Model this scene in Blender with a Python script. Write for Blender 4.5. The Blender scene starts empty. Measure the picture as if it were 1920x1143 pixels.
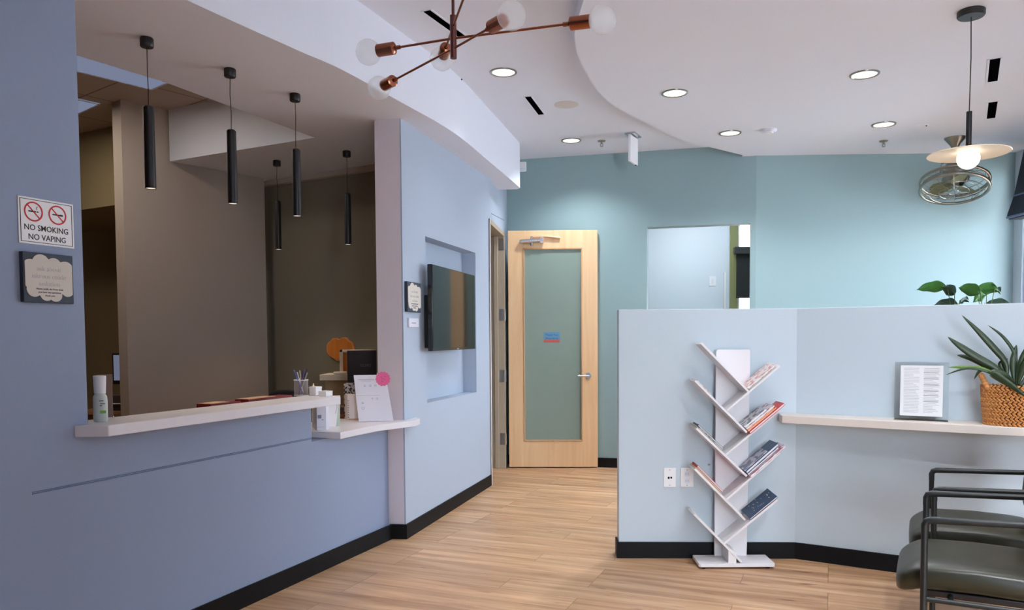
import bpy, bmesh, math, random
from mathutils import Vector, Matrix
from math import sin, cos, pi, atan2, radians, sqrt
random.seed(7)
SC = bpy.context.scene
COL = SC.collection

# ------------------------------------------------------------------ camera
EYE = 1.36; FPX = 1440.0; PPX, PPY = 991.4, 697.05; PITCH, ROLL = .0443, -.0055
_fw = Vector((0, cos(PITCH), -sin(PITCH))); _u0 = Vector((0, sin(PITCH), cos(PITCH))); _x0 = Vector((1, 0, 0))
CX = _x0*cos(ROLL) + _u0*sin(ROLL); CU = _u0*cos(ROLL) - _x0*sin(ROLL); CP = Vector((0, 0, EYE))
cam = bpy.data.cameras.new('camera'); camo = bpy.data.objects.new('camera', cam); COL.objects.link(camo)
cam.sensor_fit = 'HORIZONTAL'; cam.sensor_width = 36; cam.lens = 36*FPX/1920
cam.shift_x = -(PPX-960)/1920; cam.shift_y = (PPY-571.5)/1920; cam.clip_start = .02
camo.matrix_world = Matrix(((CX.x, CU.x, -_fw.x, CP.x), (CX.y, CU.y, -_fw.y, CP.y), (CX.z, CU.z, -_fw.z, CP.z), (0, 0, 0, 1)))
SC.camera = camo
SC.view_settings.view_transform = 'Standard'; SC.view_settings.look = 'None'
SC.view_settings.exposure = 0.13; SC.view_settings.gamma = 1.0; SC.view_settings.use_curve_mapping = False

# ------------------------------------------------------------------ world (overcast daylight outside the windows)
W = bpy.data.worlds.new('overcast'); SC.world = W; W.use_nodes = True
bg = W.node_tree.nodes['Background']; bg.inputs[0].default_value = (.80, .91, 1.0, 1); bg.inputs[1].default_value = 16.0
_nt = W.node_tree; _tc = _nt.nodes.new('ShaderNodeTexCoord'); _sp = _nt.nodes.new('ShaderNodeSeparateXYZ'); _rp = _nt.nodes.new('ShaderNodeValToRGB')
_rp.color_ramp.elements[0].position = .48; _rp.color_ramp.elements[0].color = (.80, .85, .92, 1); _rp.color_ramp.elements[1].position = .54; _rp.color_ramp.elements[1].color = (.84, .92, 1, 1)
_mr = _nt.nodes.new('ShaderNodeMapRange'); _mr.inputs['From Min'].default_value = -1; _nt.links.new(_tc.outputs['Generated'], _sp.inputs[0]); _nt.links.new(_sp.outputs['Z'], _mr.inputs['Value']); _nt.links.new(_mr.outputs[0], _rp.inputs[0]); _nt.links.new(_rp.outputs[0], bg.inputs[0])

# lamp strengths
K_FRONT = 55.0    # W, added fill downlights nearest the camera, out of view
K_DOWN = 85.0      # W, recessed downlights of the waiting room
K_TROF = 9.5       # W, office troffers
K_PEND = 9.0       # W, black tube pendants
K_GLOBE = 40.0      # W, globe of the disc pendant
K_SIDE = 18.0      # W, added unseen ceiling light of the side room

# ------------------------------------------------------------------ measuring helpers: a sight line meets a known plane
def ray(px, py): return _fw + CX*((px-PPX)/FPX) - CU*((py-PPY)/FPX)
def at_z(px, py, z=0.0):
    d = ray(px, py); return CP + d*((z-EYE)/d.z)
def at_y(px, py, y):
    d = ray(px, py); return CP + d*(y/d.y)
def at_pl(px, py, a, az, off=0.0):
    n = Vector((cos(az), -sin(az), 0)); d = ray(px, py)
    return CP + d*(((Vector((a[0], a[1], 0))-CP).dot(n)+off)/d.dot(n))
def D(az): return Vector((sin(az), cos(az), 0))
def N(az): return Vector((cos(az), -sin(az), 0))

AR, AT, AA, AB = .3748, .2531, 1.6038, 2.1071     # directions of the reception, television and half walls
AF = AT + pi/2
Rp = Vector((-.939, 5.181, 0)); Tp = Vector((-.841, 5.171, 0)); T2 = Vector((-.358, 7.052, 0))
H1 = Vector((.55, 4.694, 0)); H2 = Vector((1.627, 4.662, 0)); F1 = Vector((.826, 8.002, 0))
ZC, ZL, ZS = 3.25, 3.136, 2.82                     # main ceiling, lower ceiling, soffit
DAR, NAR, DAT, NAT, DAB, NAB, DAA, NAA, DAF, NAF = D(AR), N(AR), D(AT), N(AT), D(AB), N(AB), D(AA), N(AA), D(AF), N(AF)

# ------------------------------------------------------------------ materials
def lin(c):
    c = c/255.0
    return c/12.92 if c <= .04045 else ((c+.055)/1.055)**2.4
def rgb(r, g, b): return (lin(r), lin(g), lin(b), 1)
def mat(name, col, rough=.6, metal=0, **k):
    m = bpy.data.materials.new(name); m.use_nodes = True; nt = m.node_tree; b = nt.nodes['Principled BSDF']
    b.inputs['Base Color'].default_value = rgb(*col); b.inputs['Roughness'].default_value = rough; b.inputs['Metallic'].default_value = metal
    for kk, v in k.items():
        if kk == 'emit': b.inputs['Emission Color'].default_value = rgb(*v[0]); b.inputs['Emission Strength'].default_value = v[1]
        elif kk == 'alpha': b.inputs['Alpha'].default_value = v
        elif kk == 'coat': b.inputs['Coat Weight'].default_value = v; b.inputs['Coat Roughness'].default_value = .15
        elif kk == 'trans': b.inputs['Transmission Weight'].default_value = v
        elif kk == 'spec': b.inputs['Specular IOR Level'].default_value = v
        elif kk == 'noise':       # (scale, amount, bump)
            tc = nt.nodes.new('ShaderNodeTexCoord'); n = nt.nodes.new('ShaderNodeTexNoise'); n.inputs['Scale'].default_value = v[0]; n.inputs['Detail'].default_value = 4
            nt.links.new(tc.outputs['Object'], n.inputs['Vector'])
            mx = nt.nodes.new('ShaderNodeMix'); mx.data_type = 'RGBA'; c = rgb(*col)
            mx.inputs['A'].default_value = tuple(x*(1-v[1]) for x in c[:3])+(1,); mx.inputs['B'].default_value = tuple(min(1, x*(1+v[1])) for x in c[:3])+(1,)
            nt.links.new(n.outputs['Fac'], mx.inputs['Factor']); nt.links.new(mx.outputs['Result'], b.inputs['Base Color'])
            if v[2]:
                bp = nt.nodes.new('ShaderNodeBump'); bp.inputs['Strength'].default_value = v[2]; bp.inputs['Distance'].default_value = .002
                nt.links.new(n.outputs['Fac'], bp.inputs['Height']); nt.links.new(bp.outputs['Normal'], b.inputs['Normal'])
    return m
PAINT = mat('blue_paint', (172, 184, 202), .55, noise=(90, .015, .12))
PAINT_LIT = mat('lit_blue_paint', (196, 209, 218), .55, noise=(90, .015, .12))  # same blue paint, lightened so the half wall looks brighter lit
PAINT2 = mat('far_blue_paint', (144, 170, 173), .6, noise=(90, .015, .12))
PAINT_SHADED = mat('shaded_blue_paint', (142, 156, 184), .55, noise=(90, .015, .12))  # same blue paint, darkened to carry the shade on the left side
WHITEP = mat('ceiling_paint', (226, 230, 242), .8, noise=(60, .01, .08))
TAUPE = mat('taupe_paint', (180, 168, 158), .7, noise=(80, .015, .1))
OCHRE = mat('ochre_paint', (152, 138, 104), .7, noise=(80, .015, .1))
DTAUPE = mat('dark_taupe_paint', (128, 122, 108), .75, noise=(80, .015, .1))
COLPINK = mat('column_end_paint', (222, 212, 220), .7, noise=(80, .015, .1))
OLIVE = mat('olive_paint', (138, 142, 96), .7)
BASEB = mat('black_rubber_base', (7, 8, 12), .6, spec=.25)
COUNTER = mat('white_laminate', (226, 222, 228), .3, noise=(25, .02, 0))
LEDGE = mat('pale_stone_laminate', (226, 214, 204), .35, noise=(18, .03, 0))
WHITE = mat('white_plastic', (238, 238, 240), .35)
SHELFW = mat('white_melamine', (228, 224, 226), .4)
BLACK = mat('black_metal', (26, 24, 28), .4, 0)
BLACKG = mat('black_gloss', (14, 15, 18), .12)
SCREEN = mat('dark_screen', (8, 10, 10), .06, spec=.6)
MAPLE = None
CHROME = mat('brushed_nickel', (200, 200, 205), .25, 1)
STEEL = mat('satin_steel', (150, 148, 138), .3, 1)
COPPER = mat('copper_metal', (170, 108, 84), .25, 1)
BRONZE = mat('dark_copper_metal', (118, 78, 74), .3, 1)
FRAMEM = mat('beige_frame_paint', (172, 158, 138), .5)
VINYL = mat('dark_olive_vinyl', (36, 36, 22), .36, noise=(160, .05, .15))
CHAIRF = mat('chair_frame_black', (20, 24, 26), .42)
LEAF = mat('strap_leaf', (44, 62, 36), .38, noise=(20, .25, .1))
LEAFL = mat('light_leaf', (96, 130, 52), .4, noise=(20, .2, .1))
LEAF2 = mat('bright_leaf', (48, 108, 34), .45, noise=(14, .3, .1))
LEAF3 = mat('deep_leaf', (28, 62, 46), .45, noise=(14, .2, .1))
STEMM = mat('stem_green', (78, 96, 48), .6)
WICKER = mat('woven_wicker', (196, 130, 68), .6, noise=(70, .3, .3))
WICKERD = mat('dark_wicker', (92, 52, 26), .8)
DARK = mat('dark_slot', (6, 6, 9), 1, spec=0)
INK = mat('black_ink', (40, 38, 42), .7)
GREYINK = mat('grey_ink', (150, 148, 152), .7)
PALEINK = mat('pale_ink', (202, 198, 200), .7)
RED = mat('red_ink', (205, 40, 52), .6)
PAPER = mat('white_paper', (238, 236, 238), .7)
def glassy(name, tint, rough, a):
    m = bpy.data.materials.new(name); m.use_nodes = True; nt = m.node_tree; nt.nodes.clear()
    o = nt.nodes.new('ShaderNodeOutputMaterial'); t = nt.nodes.new('ShaderNodeBsdfTransparent'); g = nt.nodes.new('ShaderNodeBsdfGlossy'); x = nt.nodes.new('ShaderNodeMixShader')
    t.inputs[0].default_value = (*tint, 1); g.inputs['Roughness'].default_value = rough; x.inputs[0].default_value = a
    nt.links.new(t.outputs[0], x.inputs[1]); nt.links.new(g.outputs[0], x.inputs[2]); nt.links.new(x.outputs[0], o.inputs[0]); return m
PANE = glassy('window_glass', (.96, .98, 1), .02, .06)
ACRYL = glassy('clear_acrylic', (.993, .998, .996), .08, .02)
FROST = mat('frosted_glass', (134, 152, 142), .45, noise=(6, .04, 0))
def bulbmat():
    m = bpy.data.materials.new('frosted_bulb_glass'); m.use_nodes = True; nt = m.node_tree; nt.nodes.clear()
    o = nt.nodes.new('ShaderNodeOutputMaterial'); t = nt.nodes.new('ShaderNodeBsdfTransparent'); d = nt.nodes.new('ShaderNodeBsdfTranslucent'); e = nt.nodes.new('ShaderNodeBsdfDiffuse')
    a = nt.nodes.new('ShaderNodeMixShader'); x = nt.nodes.new('ShaderNodeMixShader')
    d.inputs[0].default_value = (.95, .97, 1, 1); e.inputs[0].default_value = (.95, .97, 1, 1); a.inputs[0].default_value = .5; x.inputs[0].default_value = .28
    nt.links.new(d.outputs[0], a.inputs[1]); nt.links.new(e.outputs[0], a.inputs[2]); nt.links.new(t.outputs[0], x.inputs[1]); nt.links.new(a.outputs[0], x.inputs[2]); nt.links.new(x.outputs[0], o.inputs[0]); return m
BULB = bulbmat()
def emis(name, col, s):
    m = bpy.data.materials.new(name); m.use_nodes = True; nt = m.node_tree; nt.nodes.clear()
    o = nt.nodes.new('ShaderNodeOutputMaterial'); e = nt.nodes.new('ShaderNodeEmission'); e.inputs[0].default_value = rgb(*col); e.inputs[1].default_value = s
    nt.links.new(e.outputs[0], o.inputs[0]); return m
LAMP = emis('lamp_diffuser', (255, 252, 246), 1.3)
LAMPDIM = emis('troffer_diffuser', (150, 160, 190), .55)
GLOBE = emis('lit_globe', (255, 246, 236), 3.0)
TUBEL = emis('pendant_lens', (255, 235, 215), .9)
LCD = emis('lit_lcd', (168, 174, 206), .32)
def woodmat(name, c1, c2, c3, ang, planks=True, scale=1.0, rough=.4):
    m = bpy.data.materials.new(name); m.use_nodes = True; nt = m.node_tree; L = nt.links.new; b = nt.nodes['Principled BSDF']; b.inputs['Roughness'].default_value = rough
    tc = nt.nodes.new('ShaderNodeTexCoord'); mp = nt.nodes.new('ShaderNodeMapping'); mp.inputs['Rotation'].default_value = (0, 0, ang); L(tc.outputs['Object'], mp.inputs['Vector'])
    sc = nt.nodes.new('ShaderNodeMapping'); sc.inputs['Scale'].default_value = (1.1*scale, 14*scale, 1.1*scale) if planks else (14*scale, 14*scale, 1.0*scale)
    n1 = nt.nodes.new('ShaderNodeTexNoise'); n1.inputs['Scale'].default_value = 1.0; n1.inputs['Detail'].default_value = 6; n1.inputs['Roughness'].default_value = .62; n1.inputs['Distortion'].default_value = .6
    rp = nt.nodes.new('ShaderNodeValToRGB'); e = rp.color_ramp.elements; e[0].position = .30; e[0].color = rgb(*c1); e[1].position = .72; e[1].color = rgb(*c3); q = e.new(.5); q.color = rgb(*c2)
    if planks:
        br = nt.nodes.new('ShaderNodeTexBrick'); br.inputs['Color1'].default_value = (0, 0, 0, 1); br.inputs['Color2'].default_value = (1, 1, 1, 1); br.inputs['Mortar'].default_value = (.5, .5, .5, 1)
        br.inputs['Scale'].default_value = 1; br.inputs['Mortar Size'].default_value = .0012; br.inputs['Brick Width'].default_value = 1.22; br.inputs['Row Height'].default_value = .18; br.offset = .37; br.offset_frequency = 3; br.inputs['Bias'].default_value = 0
        L(mp.outputs[0], br.inputs['Vector'])
        sep = nt.nodes.new('ShaderNodeSeparateColor'); L(br.outputs['Color'], sep.inputs[0])
        cm = nt.nodes.new('ShaderNodeCombineXYZ'); mu = nt.nodes.new('ShaderNodeMath'); mu.operation = 'MULTIPLY'; mu.inputs[1].default_value = 37.0
        L(sep.outputs[0], mu.inputs[0]); L(mu.outputs[0], cm.inputs[0]); L(mu.outputs[0], cm.inputs[1]); L(mu.outputs[0], cm.inputs[2])
        L(mp.outputs[0], sc.inputs['Vector']); ad = nt.nodes.new('ShaderNodeVectorMath'); L(sc.outputs[0], ad.inputs[0]); L(cm.outputs[0], ad.inputs[1]); L(ad.outputs[0], n1.inputs['Vector'])
        L(n1.outputs['Fac'], rp.inputs[0])
        # per plank tone
        mm = nt.nodes.new('ShaderNodeMapRange'); mm.inputs['To Min'].default_value = .86; mm.inputs['To Max'].default_value = 1.10; L(sep.outputs[0], mm.inputs['Value'])
        vm = nt.nodes.new('ShaderNodeVectorMath'); vm.operation = 'SCALE'; L(rp.outputs[0], vm.inputs[0]); L(mm.outputs[0], vm.inputs['Scale'])
        # knots: sparse dark flecks
        k = nt.nodes.new('ShaderNodeMapping'); k.inputs['Scale'].default_value = (3.2, 17, 3); L(mp.outputs[0], k.inputs['Vector'])
        nk = nt.nodes.new('ShaderNodeTexNoise'); nk.inputs['Scale'].default_value = 1; nk.inputs['Detail'].default_value = 3; L(k.outputs[0], nk.inputs['Vector'])
        kr = nt.nodes.new('ShaderNodeValToRGB'); kr.color_ramp.elements[0].position = .66; kr.color_ramp.elements[0].color = (1, 1, 1, 1); kr.color_ramp.elements[1].position = .76; kr.color_ramp.elements[1].color = (.42, .33, .27, 1); L(nk.outputs['Fac'], kr.inputs[0])
        v2 = nt.nodes.new('ShaderNodeVectorMath'); v2.operation = 'MULTIPLY'; L(vm.outputs[0], v2.inputs[0]); L(kr.outputs[0], v2.inputs[1])
        mo = nt.nodes.new('ShaderNodeMix'); mo.data_type = 'RGBA'; mo.inputs['B'].default_value = rgb(96, 70, 50); L(br.outputs['Fac'], mo.inputs['Factor']); L(v2.outputs[0], mo.inputs['A']); L(mo.outputs['Result'], b.inputs['Base Color'])
    else:
        L(tc.outputs['Object'], sc.inputs['Vector']); L(sc.outputs[0], n1.inputs['Vector']); L(n1.outputs['Fac'], rp.inputs[0]); L(rp.outputs[0], b.inputs['Base Color'])
    return m
FLOORM = woodmat('oak_plank_floor', (164, 120, 86), (196, 154, 116), (220, 182, 144), -(pi/2-(AR+pi/2)), True)
MAPLE = woodmat('maple_veneer', (226, 182, 136), (234, 194, 148), (240, 204, 160), 0, False, .8, .38)
MAPLEE = woodmat('maple_edge', (198, 150, 104), (208, 162, 116), (216, 172, 126), 0, False, .8, .4)
ORANGEW = woodmat('orange_wood', (190, 108, 40), (206, 122, 46), (216, 134, 56), 0, False, .8, .5)
TANW = mat('tan_laminate', (168, 140, 104), .5)
def gridmat():
    m = mat('tile_ceiling', (190, 176, 168), .85); nt = m.node_tree; b = nt.nodes['Principled BSDF']
    tc = nt.nodes.new('ShaderNodeTexCoord'); mp = nt.nodes.new('ShaderNodeMapping'); mp.inputs['Rotation'].default_value = (0, 0, .628); mp.inputs['Location'].default_value = (.16, .2, 0)
    br = nt.nodes.new('ShaderNodeTexBrick'); br.offset = 0; br.inputs['Scale'].default_value = 1; br.inputs['Brick Width'].default_value = .61; br.inputs['Row Height'].default_value = .61; br.inputs['Mortar Size'].default_value = .006
    br.inputs['Color1'].default_value = rgb(190, 176, 168); br.inputs['Color2'].default_value = rgb(184, 170, 160); br.inputs['Mortar'].default_value = rgb(120, 104, 96)
    nt.links.new(tc.outputs['Object'], mp.inputs['Vector']); nt.links.new(mp.outputs[0], br.inputs['Vector']); nt.links.new(br.outputs['Color'], b.inputs['Base Color']); return m
TILE = gridmat()

# ------------------------------------------------------------------ mesh builder
class MB:
    def __init__(s): s.v = []; s.f = []
    def add(s, vs, fs):
        o = len(s.v); s.v += [Vector(p) for p in vs]; s.f += [tuple(i+o for i in f) for f in fs]; return s
    def hexa(s, p):   # 4 bottom, 4 top
        return s.add(p, [(3, 2, 1, 0), (4, 5, 6, 7), (0, 1, 5, 4), (1, 2, 6, 5), (2, 3, 7, 6), (3, 0, 4, 7)])
    def box(s, x0, x1, y0, y1, z0, z1):
        return s.hexa([(x0, y0, z0), (x1, y0, z0), (x1, y1, z0), (x0, y1, z0), (x0, y0, z1), (x1, y0, z1), (x1, y1, z1), (x0, y1, z1)])
    def obox(s, o, a, b, c):
        o, a, b, c = map(Vector, (o, a, b, c))
        if a.cross(b).dot(c) < 0: a, b = b, a
        return s.hexa([o, o+a, o+a+b, o+b, o+c, o+a+c, o+a+b+c, o+b+c])
    def prism(s, poly, z0, z1):
        n = len(poly); A = sum(poly[i][0]*poly[(i+1) % n][1]-poly[(i+1) % n][0]*poly[i][1] for i in range(n))
        if A < 0: poly = poly[::-1]
        vs = [(p[0], p[1], z0) for p in poly]+[(p[0], p[1], z1) for p in poly]
        return s.add(vs, [tuple(range(n))[::-1], tuple(range(n, 2*n))]+[(i, (i+1) % n, n+(i+1) % n, n+i) for i in range(n)])
    def slab(s, poly, o, ex, ey, t):    # 2D polygon in plane (o; ex, ey) with thickness vector t
        o, ex, ey, t = map(Vector, (o, ex, ey, t)); n = len(poly)
        A = sum(poly[i][0]*poly[(i+1) % n][1]-poly[(i+1) % n][0]*poly[i][1] for i in range(n))
        if (A < 0) != (ex.cross(ey).dot(t) < 0): poly = poly[::-1]
        b = [o+ex*p[0]+ey*p[1] for p in poly]; vs = b+[q+t for q in b]
        return s.add(vs, [tuple(range(n))[::-1], tuple(range(n, 2*n))]+[(i, (i+1) % n, n+(i+1) % n, n+i) for i in range(n)])
    def tube(s, pts, r, seg=8, cap=True):
        pts = [Vector(p) for p in pts]; n = len(pts); rs = r if isinstance(r, (list, tuple)) else [r]*n
        ref = None; o = len(s.v)
        for i, p in enumerate(pts):
            t = (pts[min(i+1, n-1)]-pts[max(i-1, 0)]).normalized()
            if ref is None: ref = t.orthogonal().normalized()
            ref = (ref-t*ref.dot(t)).normalized(); q = t.cross(ref)
            for k in range(seg):
                a = 2*pi*k/seg; s.v.append(p+(ref*cos(a)+q*sin(a))*rs[i])
        for i in range(n-1):
            for k in range(seg):
                k2 = (k+1) % seg; s.f.append((o+i*seg+k, o+i*seg+k2, o+(i+1)*seg+k2, o+(i+1)*seg+k))
        if cap: s.f.append(tuple(o+k for k in range(seg))[::-1]); s.f.append(tuple(o+(n-1)*seg+k for k in range(seg)))
        return s
    def ring(s, c, R, r, seg=48, rs=8, ex=(1, 0, 0), ey=(0, 1, 0)):
        c, ex, ey = map(Vector, (c, ex, ey)); ez = ex.cross(ey); o = len(s.v)
        for i in range(seg):
            a = 2*pi*i/seg; d = ex*cos(a)+ey*sin(a)
            for k in range(rs):
                b = 2*pi*k/rs; s.v.append(c+d*(R+r*cos(b))+ez*(r*sin(b)))
        for i in range(seg):
            for k in range(rs):
                i2, k2 = (i+1) % seg, (k+1) % rs; s.f.append((o+i*rs+k, o+i2*rs+k, o+i2*rs+k2, o+i*rs+k2))
        return s
    def lathe(s, prof, c=(0, 0, 0), seg=32, sx=1, sy=1, rot=0):
        c = Vector(c); o = len(s.v); m = len(prof)
        for k in range(seg):
            a = 2*pi*k/seg
            for (r, z) in prof:
                x, y = r*cos(a)*sx, r*sin(a)*sy; s.v.append(c+Vector((x*cos(rot)-y*sin(rot), x*sin(rot)+y*cos(rot), z)))
        for k in range(seg):
            k2 = (k+1) % seg
            for i in range(m-1): s.f.append((o+k*m+i, o+k2*m+i, o+k2*m+i+1, o+k*m+i+1))
        return s
    def ball(s, c, r, seg=24, rg=14, sc=(1, 1, 1), M=None):
        c = Vector(c); o = len(s.v)
        def P(a, b):
            p = Vector((r*sc[0]*sin(b)*cos(a), r*sc[1]*sin(b)*sin(a), r*sc[2]*cos(b))); return c+(M @ p if M else p)
        s.v.append(P(0, 0))
        for j in range(1, rg):
            for i in range(seg): s.v.append(P(2*pi*i/seg, pi*j/rg))
        s.v.append(P(0, pi)); e = len(s.v)-1
        for i in range(seg):
            i2 = (i+1) % seg; s.f.append((o, o+1+i, o+1+i2))
            for j in range(rg-2): s.f.append((o+1+j*seg+i, o+1+(j+1)*seg+i, o+1+(j+1)*seg+i2, o+1+j*seg+i2))
            s.f.append((e, o+1+(rg-2)*seg+i2, o+1+(rg-2)*seg+i))
        return s
    def super(s, c, sx, sy, sz, e1=.35, e2=.35, seg=40, rg=20, warp=None):
        c = Vector(c); o = len(s.v); f = lambda w, e: math.copysign(abs(w)**e, w)
        for j in range(rg+1):
            b = -pi/2+pi*j/rg
            for i in range(seg):
                a = 2*pi*i/seg; p = Vector((sx*f(cos(b), e1)*f(cos(a), e2), sy*f(cos(b), e1)*f(sin(a), e2), sz*f(sin(b), e1)))
                if warp: p = warp(p)
                s.v.append(c+p)
        for j in range(rg):
            for i in range(seg):
                i2 = (i+1) % seg; s.f.append((o+j*seg+i, o+j*seg+i2, o+(j+1)*seg+i2, o+(j+1)*seg+i))
        return s
    def text(s, body, size, o, ex, ey, align='CENTER', depth=.0006, bold=0.0):
        o, ex, ey = map(Vector, (o, ex, ey)); ez = ex.cross(ey)
        cu = bpy.data.curves.new('t', 'FONT'); cu.body = body; cu.size = size; cu.align_x = align; cu.extrude = depth; cu.offset = bold; cu.resolution_u = 3
        ob = bpy.data.objects.new('t', cu); me = bpy.data.meshes.new_from_object(ob)
        s.add([o+ex*v.co.x+ey*v.co.y+ez*v.co.z for v in me.vertices], [tuple(p.vertices) for p in me.polygons])
        bpy.data.objects.remove(ob); bpy.data.curves.remove(cu); bpy.data.meshes.remove(me); return s
    def build(s, name, m, parent=None, bevel=0, smooth=True, label=None, inv=None):
        me = bpy.data.meshes.new(name); M = inv
        me.from_pydata([(M @ v) if M else v for v in s.v], [], s.f); me.validate(); me.update()
        bmx = bmesh.new(); bmx.from_mesh(me); bmesh.ops.recalc_face_normals(bmx, faces=bmx.faces); bmx.to_mesh(me); bmx.free()
        if smooth:
            for p in me.polygons: p.use_smooth = True
            me.set_sharp_from_angle(angle=radians(38))
        me.materials.append(m); ob = bpy.data.objects.new(name, me); COL.objects.link(ob)
        if parent: ob.parent = parent
        if bevel:
            b = ob.modifiers.new('bevel', 'BEVEL'); b.width = bevel; b.segments = 3; b.limit_method = 'ANGLE'; b.angle_limit = radians(40); b.harden_normals = False
        if label: ob['label'] = label
        return ob

def tag(o, label, cat, group=None):
    o['label'] = label; o['category'] = cat
    if group: o['group'] = group
    return o
def thing(name, label, cat, loc=(0, 0, 0), rz=0, group=None):
    o = bpy.data.objects.new(name, None); o.empty_display_size = .05; COL.objects.link(o); o.location = loc; o.rotation_euler = (0, 0, rz); return tag(o, label, cat, group)
def inv(t):   # world to the thing's own space, for parts measured in the room
    return (Matrix.Translation(t.location) @ Matrix.Rotation(t.rotation_euler.z, 4, 'Z')).inverted()
def struct(name, mb, m, parent=None, bevel=0, smooth=False):
    o = mb.build(name, m, parent, bevel, smooth)
    if not parent: o['kind'] = 'structure'
    return o
def wallseg(mb, p, q, z0, z1, nrm, t):
    p, q = Vector((p[0], p[1], z0)), Vector((q[0], q[1], z0)); return mb.obox(p, q-p, Vector(nrm)*t, (0, 0, z1-z0))
def lampobj(name, kind, parent, loc, energy, color=(1, 1, 1), size=.1, **k):
    l = bpy.data.lights.new(name, kind); l.energy = energy; l.color = color
    if kind == 'AREA': l.shape = k.get('shape', 'DISK'); l.size = size; l.size_y = k.get('size_y', size)
    else: l.shadow_soft_size = size
    if kind == 'SPOT': l.spot_size = k.get('cone', 2.0); l.spot_blend = k.get('blend', .6)
    o = bpy.data.objects.new(name, l); COL.objects.link(o); o.parent = parent; o.location = loc; o.rotation_euler = k.get('rot', (0, 0, 0)); return o

# ================================================================== SETTING
XR = 4.745                                                   # right (window) wall
struct('floor', MB().box(-8, 8.5, -3.6, 12.5, -.08, 0), FLOORM)
struct('ceiling', MB().box(-8, 8.5, -3.6, 12.5, ZC, ZC+.08), WHITEP)
# lower ceiling with a curved edge over the right of the room
cv = [(2.116, 7.62), (1.766, 7.332), (1.435, 7.069), (1.035, 6.534), (.608, 5.871), (.377, 5.177), (.289, 4.715), (.287, 4.33), (.33, 3.9), (.45, 3.3), (.70, 2.6), (1.1, 1.9), (1.8, 1.1)]
def smoothpoly(pts, n=6):
    out = []
    for i in range(len(pts)-1):
        p0, p1, p2, p3 = (Vector(pts[max(i-1, 0)]), Vector(pts[i]), Vector(pts[i+1]), Vector(pts[min(i+2, len(pts)-1)]))
        for k in range(n):
            t = k/n; out.append(.5*((2*p1)+(-p0+p2)*t+(2*p0-5*p1+4*p2-p3)*t*t+(-p0+3*p1-3*p2+p3)*t*t*t))
    out.append(Vector(pts[-1])); return [(p[0], p[1]) for p in out]
struct('ceiling_lower', MB().prism(smoothpoly(cv)+[(XR+.1, .5), (XR+.1, 7.9), (2.116, 7.9)], ZL, ZC), WHITEP)
# soffit over the reception, curved front edge, cut out over the office
sf = [(-3.2, .55), (-2.45, 1.55), (-1.85, 2.6), (-1.429, 3.443), (-1.157, 3.962), (-1.008, 4.235), (-.808, 4.75), (-.526, 5.522), (-.308, 6.475), (-.085, 7.50)]
soff = smoothpoly(sf)+[(-.075, 7.56), (-.10, 7.62), (-.30, 7.65), (-.34, 8.15), (-2.6, 8.15), (-2.401, 7.065), (-2.93, 6.36), (-1.545, 5.646), (-2.051, 4.436), (-2.298, 4.026), (-3.35, 1.9), (-4.2, .2)]
struct('ceiling_soffit', MB().prism(soff, ZS, ZC), WHITEP)
of = [(-1.545, 5.646), (-2.051, 4.436), (-2.298, 4.026), (-3.35, 1.9), (-4.2, .2), (-7.9, .2), (-7.9, 9.0), (-2.93, 9.0), (-2.93, 6.36)]
struct('ceiling_office', MB().prism(of, ZC-.012, ZC-.001), TILE)
# --- reception wall: full-height pillar, low counter front, lower front by the column
PL = at_pl(165, 800, Rp, AR); PE = at_pl(583, 764, Rp, AR)
m = MB(); far_l = PL-DAR*7.2
wallseg(m, far_l, PL, 0, ZS+.02, -NAR, .13); struct('wall_left', m, PAINT_SHADED)
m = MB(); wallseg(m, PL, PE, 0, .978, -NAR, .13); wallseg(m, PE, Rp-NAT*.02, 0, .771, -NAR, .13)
struct('wall_reception', m, PAINT_SHADED)
# thin reveal joint running along the counter front
j0 = at_pl(60, 921, Rp, AR); j1 = at_pl(583, 823, Rp, AR); m = MB()
m.obox(Vector((j0.x, j0.y, .786))+NAR*.0005, (j1-j0)*Vector((1, 1, 0)), NAR*.002, (0, 0, .004)); m.obox(Vector((j0.x, j0.y, .793))+NAR*.0005, (j1-j0)*Vector((1, 1, 0)), NAR*.002, (0, 0, .003))
struct('trim_1', m, mat('joint_line_paint', (96, 116, 146), .6))
# --- television wall with its niche and the door opening
Te = Tp+NAT*0
nA = at_pl(799, 600, Tp, AT); nB = at_pl(892.5, 600, Tp, AT); nA.z = nB.z = 0; nz0, nz1 = .891, 2.095; nd = .12; wt = .19
m = MB()
wallseg(m, Tp, nA, 0, ZS+.02, -NAT, wt); wallseg(m, nB, T2, 0, ZS+.02, -NAT, wt)
wallseg(m, nA, nB, 0, nz0, -NAT, wt); wallseg(m, nA, nB, nz1, ZS+.02, -NAT, wt); wallseg(m, nA-NAT*nd, nB-NAT*nd, nz0, nz1, -NAT, wt-nd)
AK = .109; DK, NK = D(AK), N(AK); hinge = T2+DK*.98; wk = .16
wallseg(m, T2, hinge, 2.45, ZC, -NK, wk); wallseg(m, hinge, hinge+DK*.30, 0, ZC, -NK, wk)
struct('wall_television', m, PAINT)
m = MB(); m.obox(Tp-NAT*(wt)-DAT*.004, NAT*(wt-.012), DAT*.005, (0, 0, ZS)); struct('trim_2', m, COLPINK)
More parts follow.
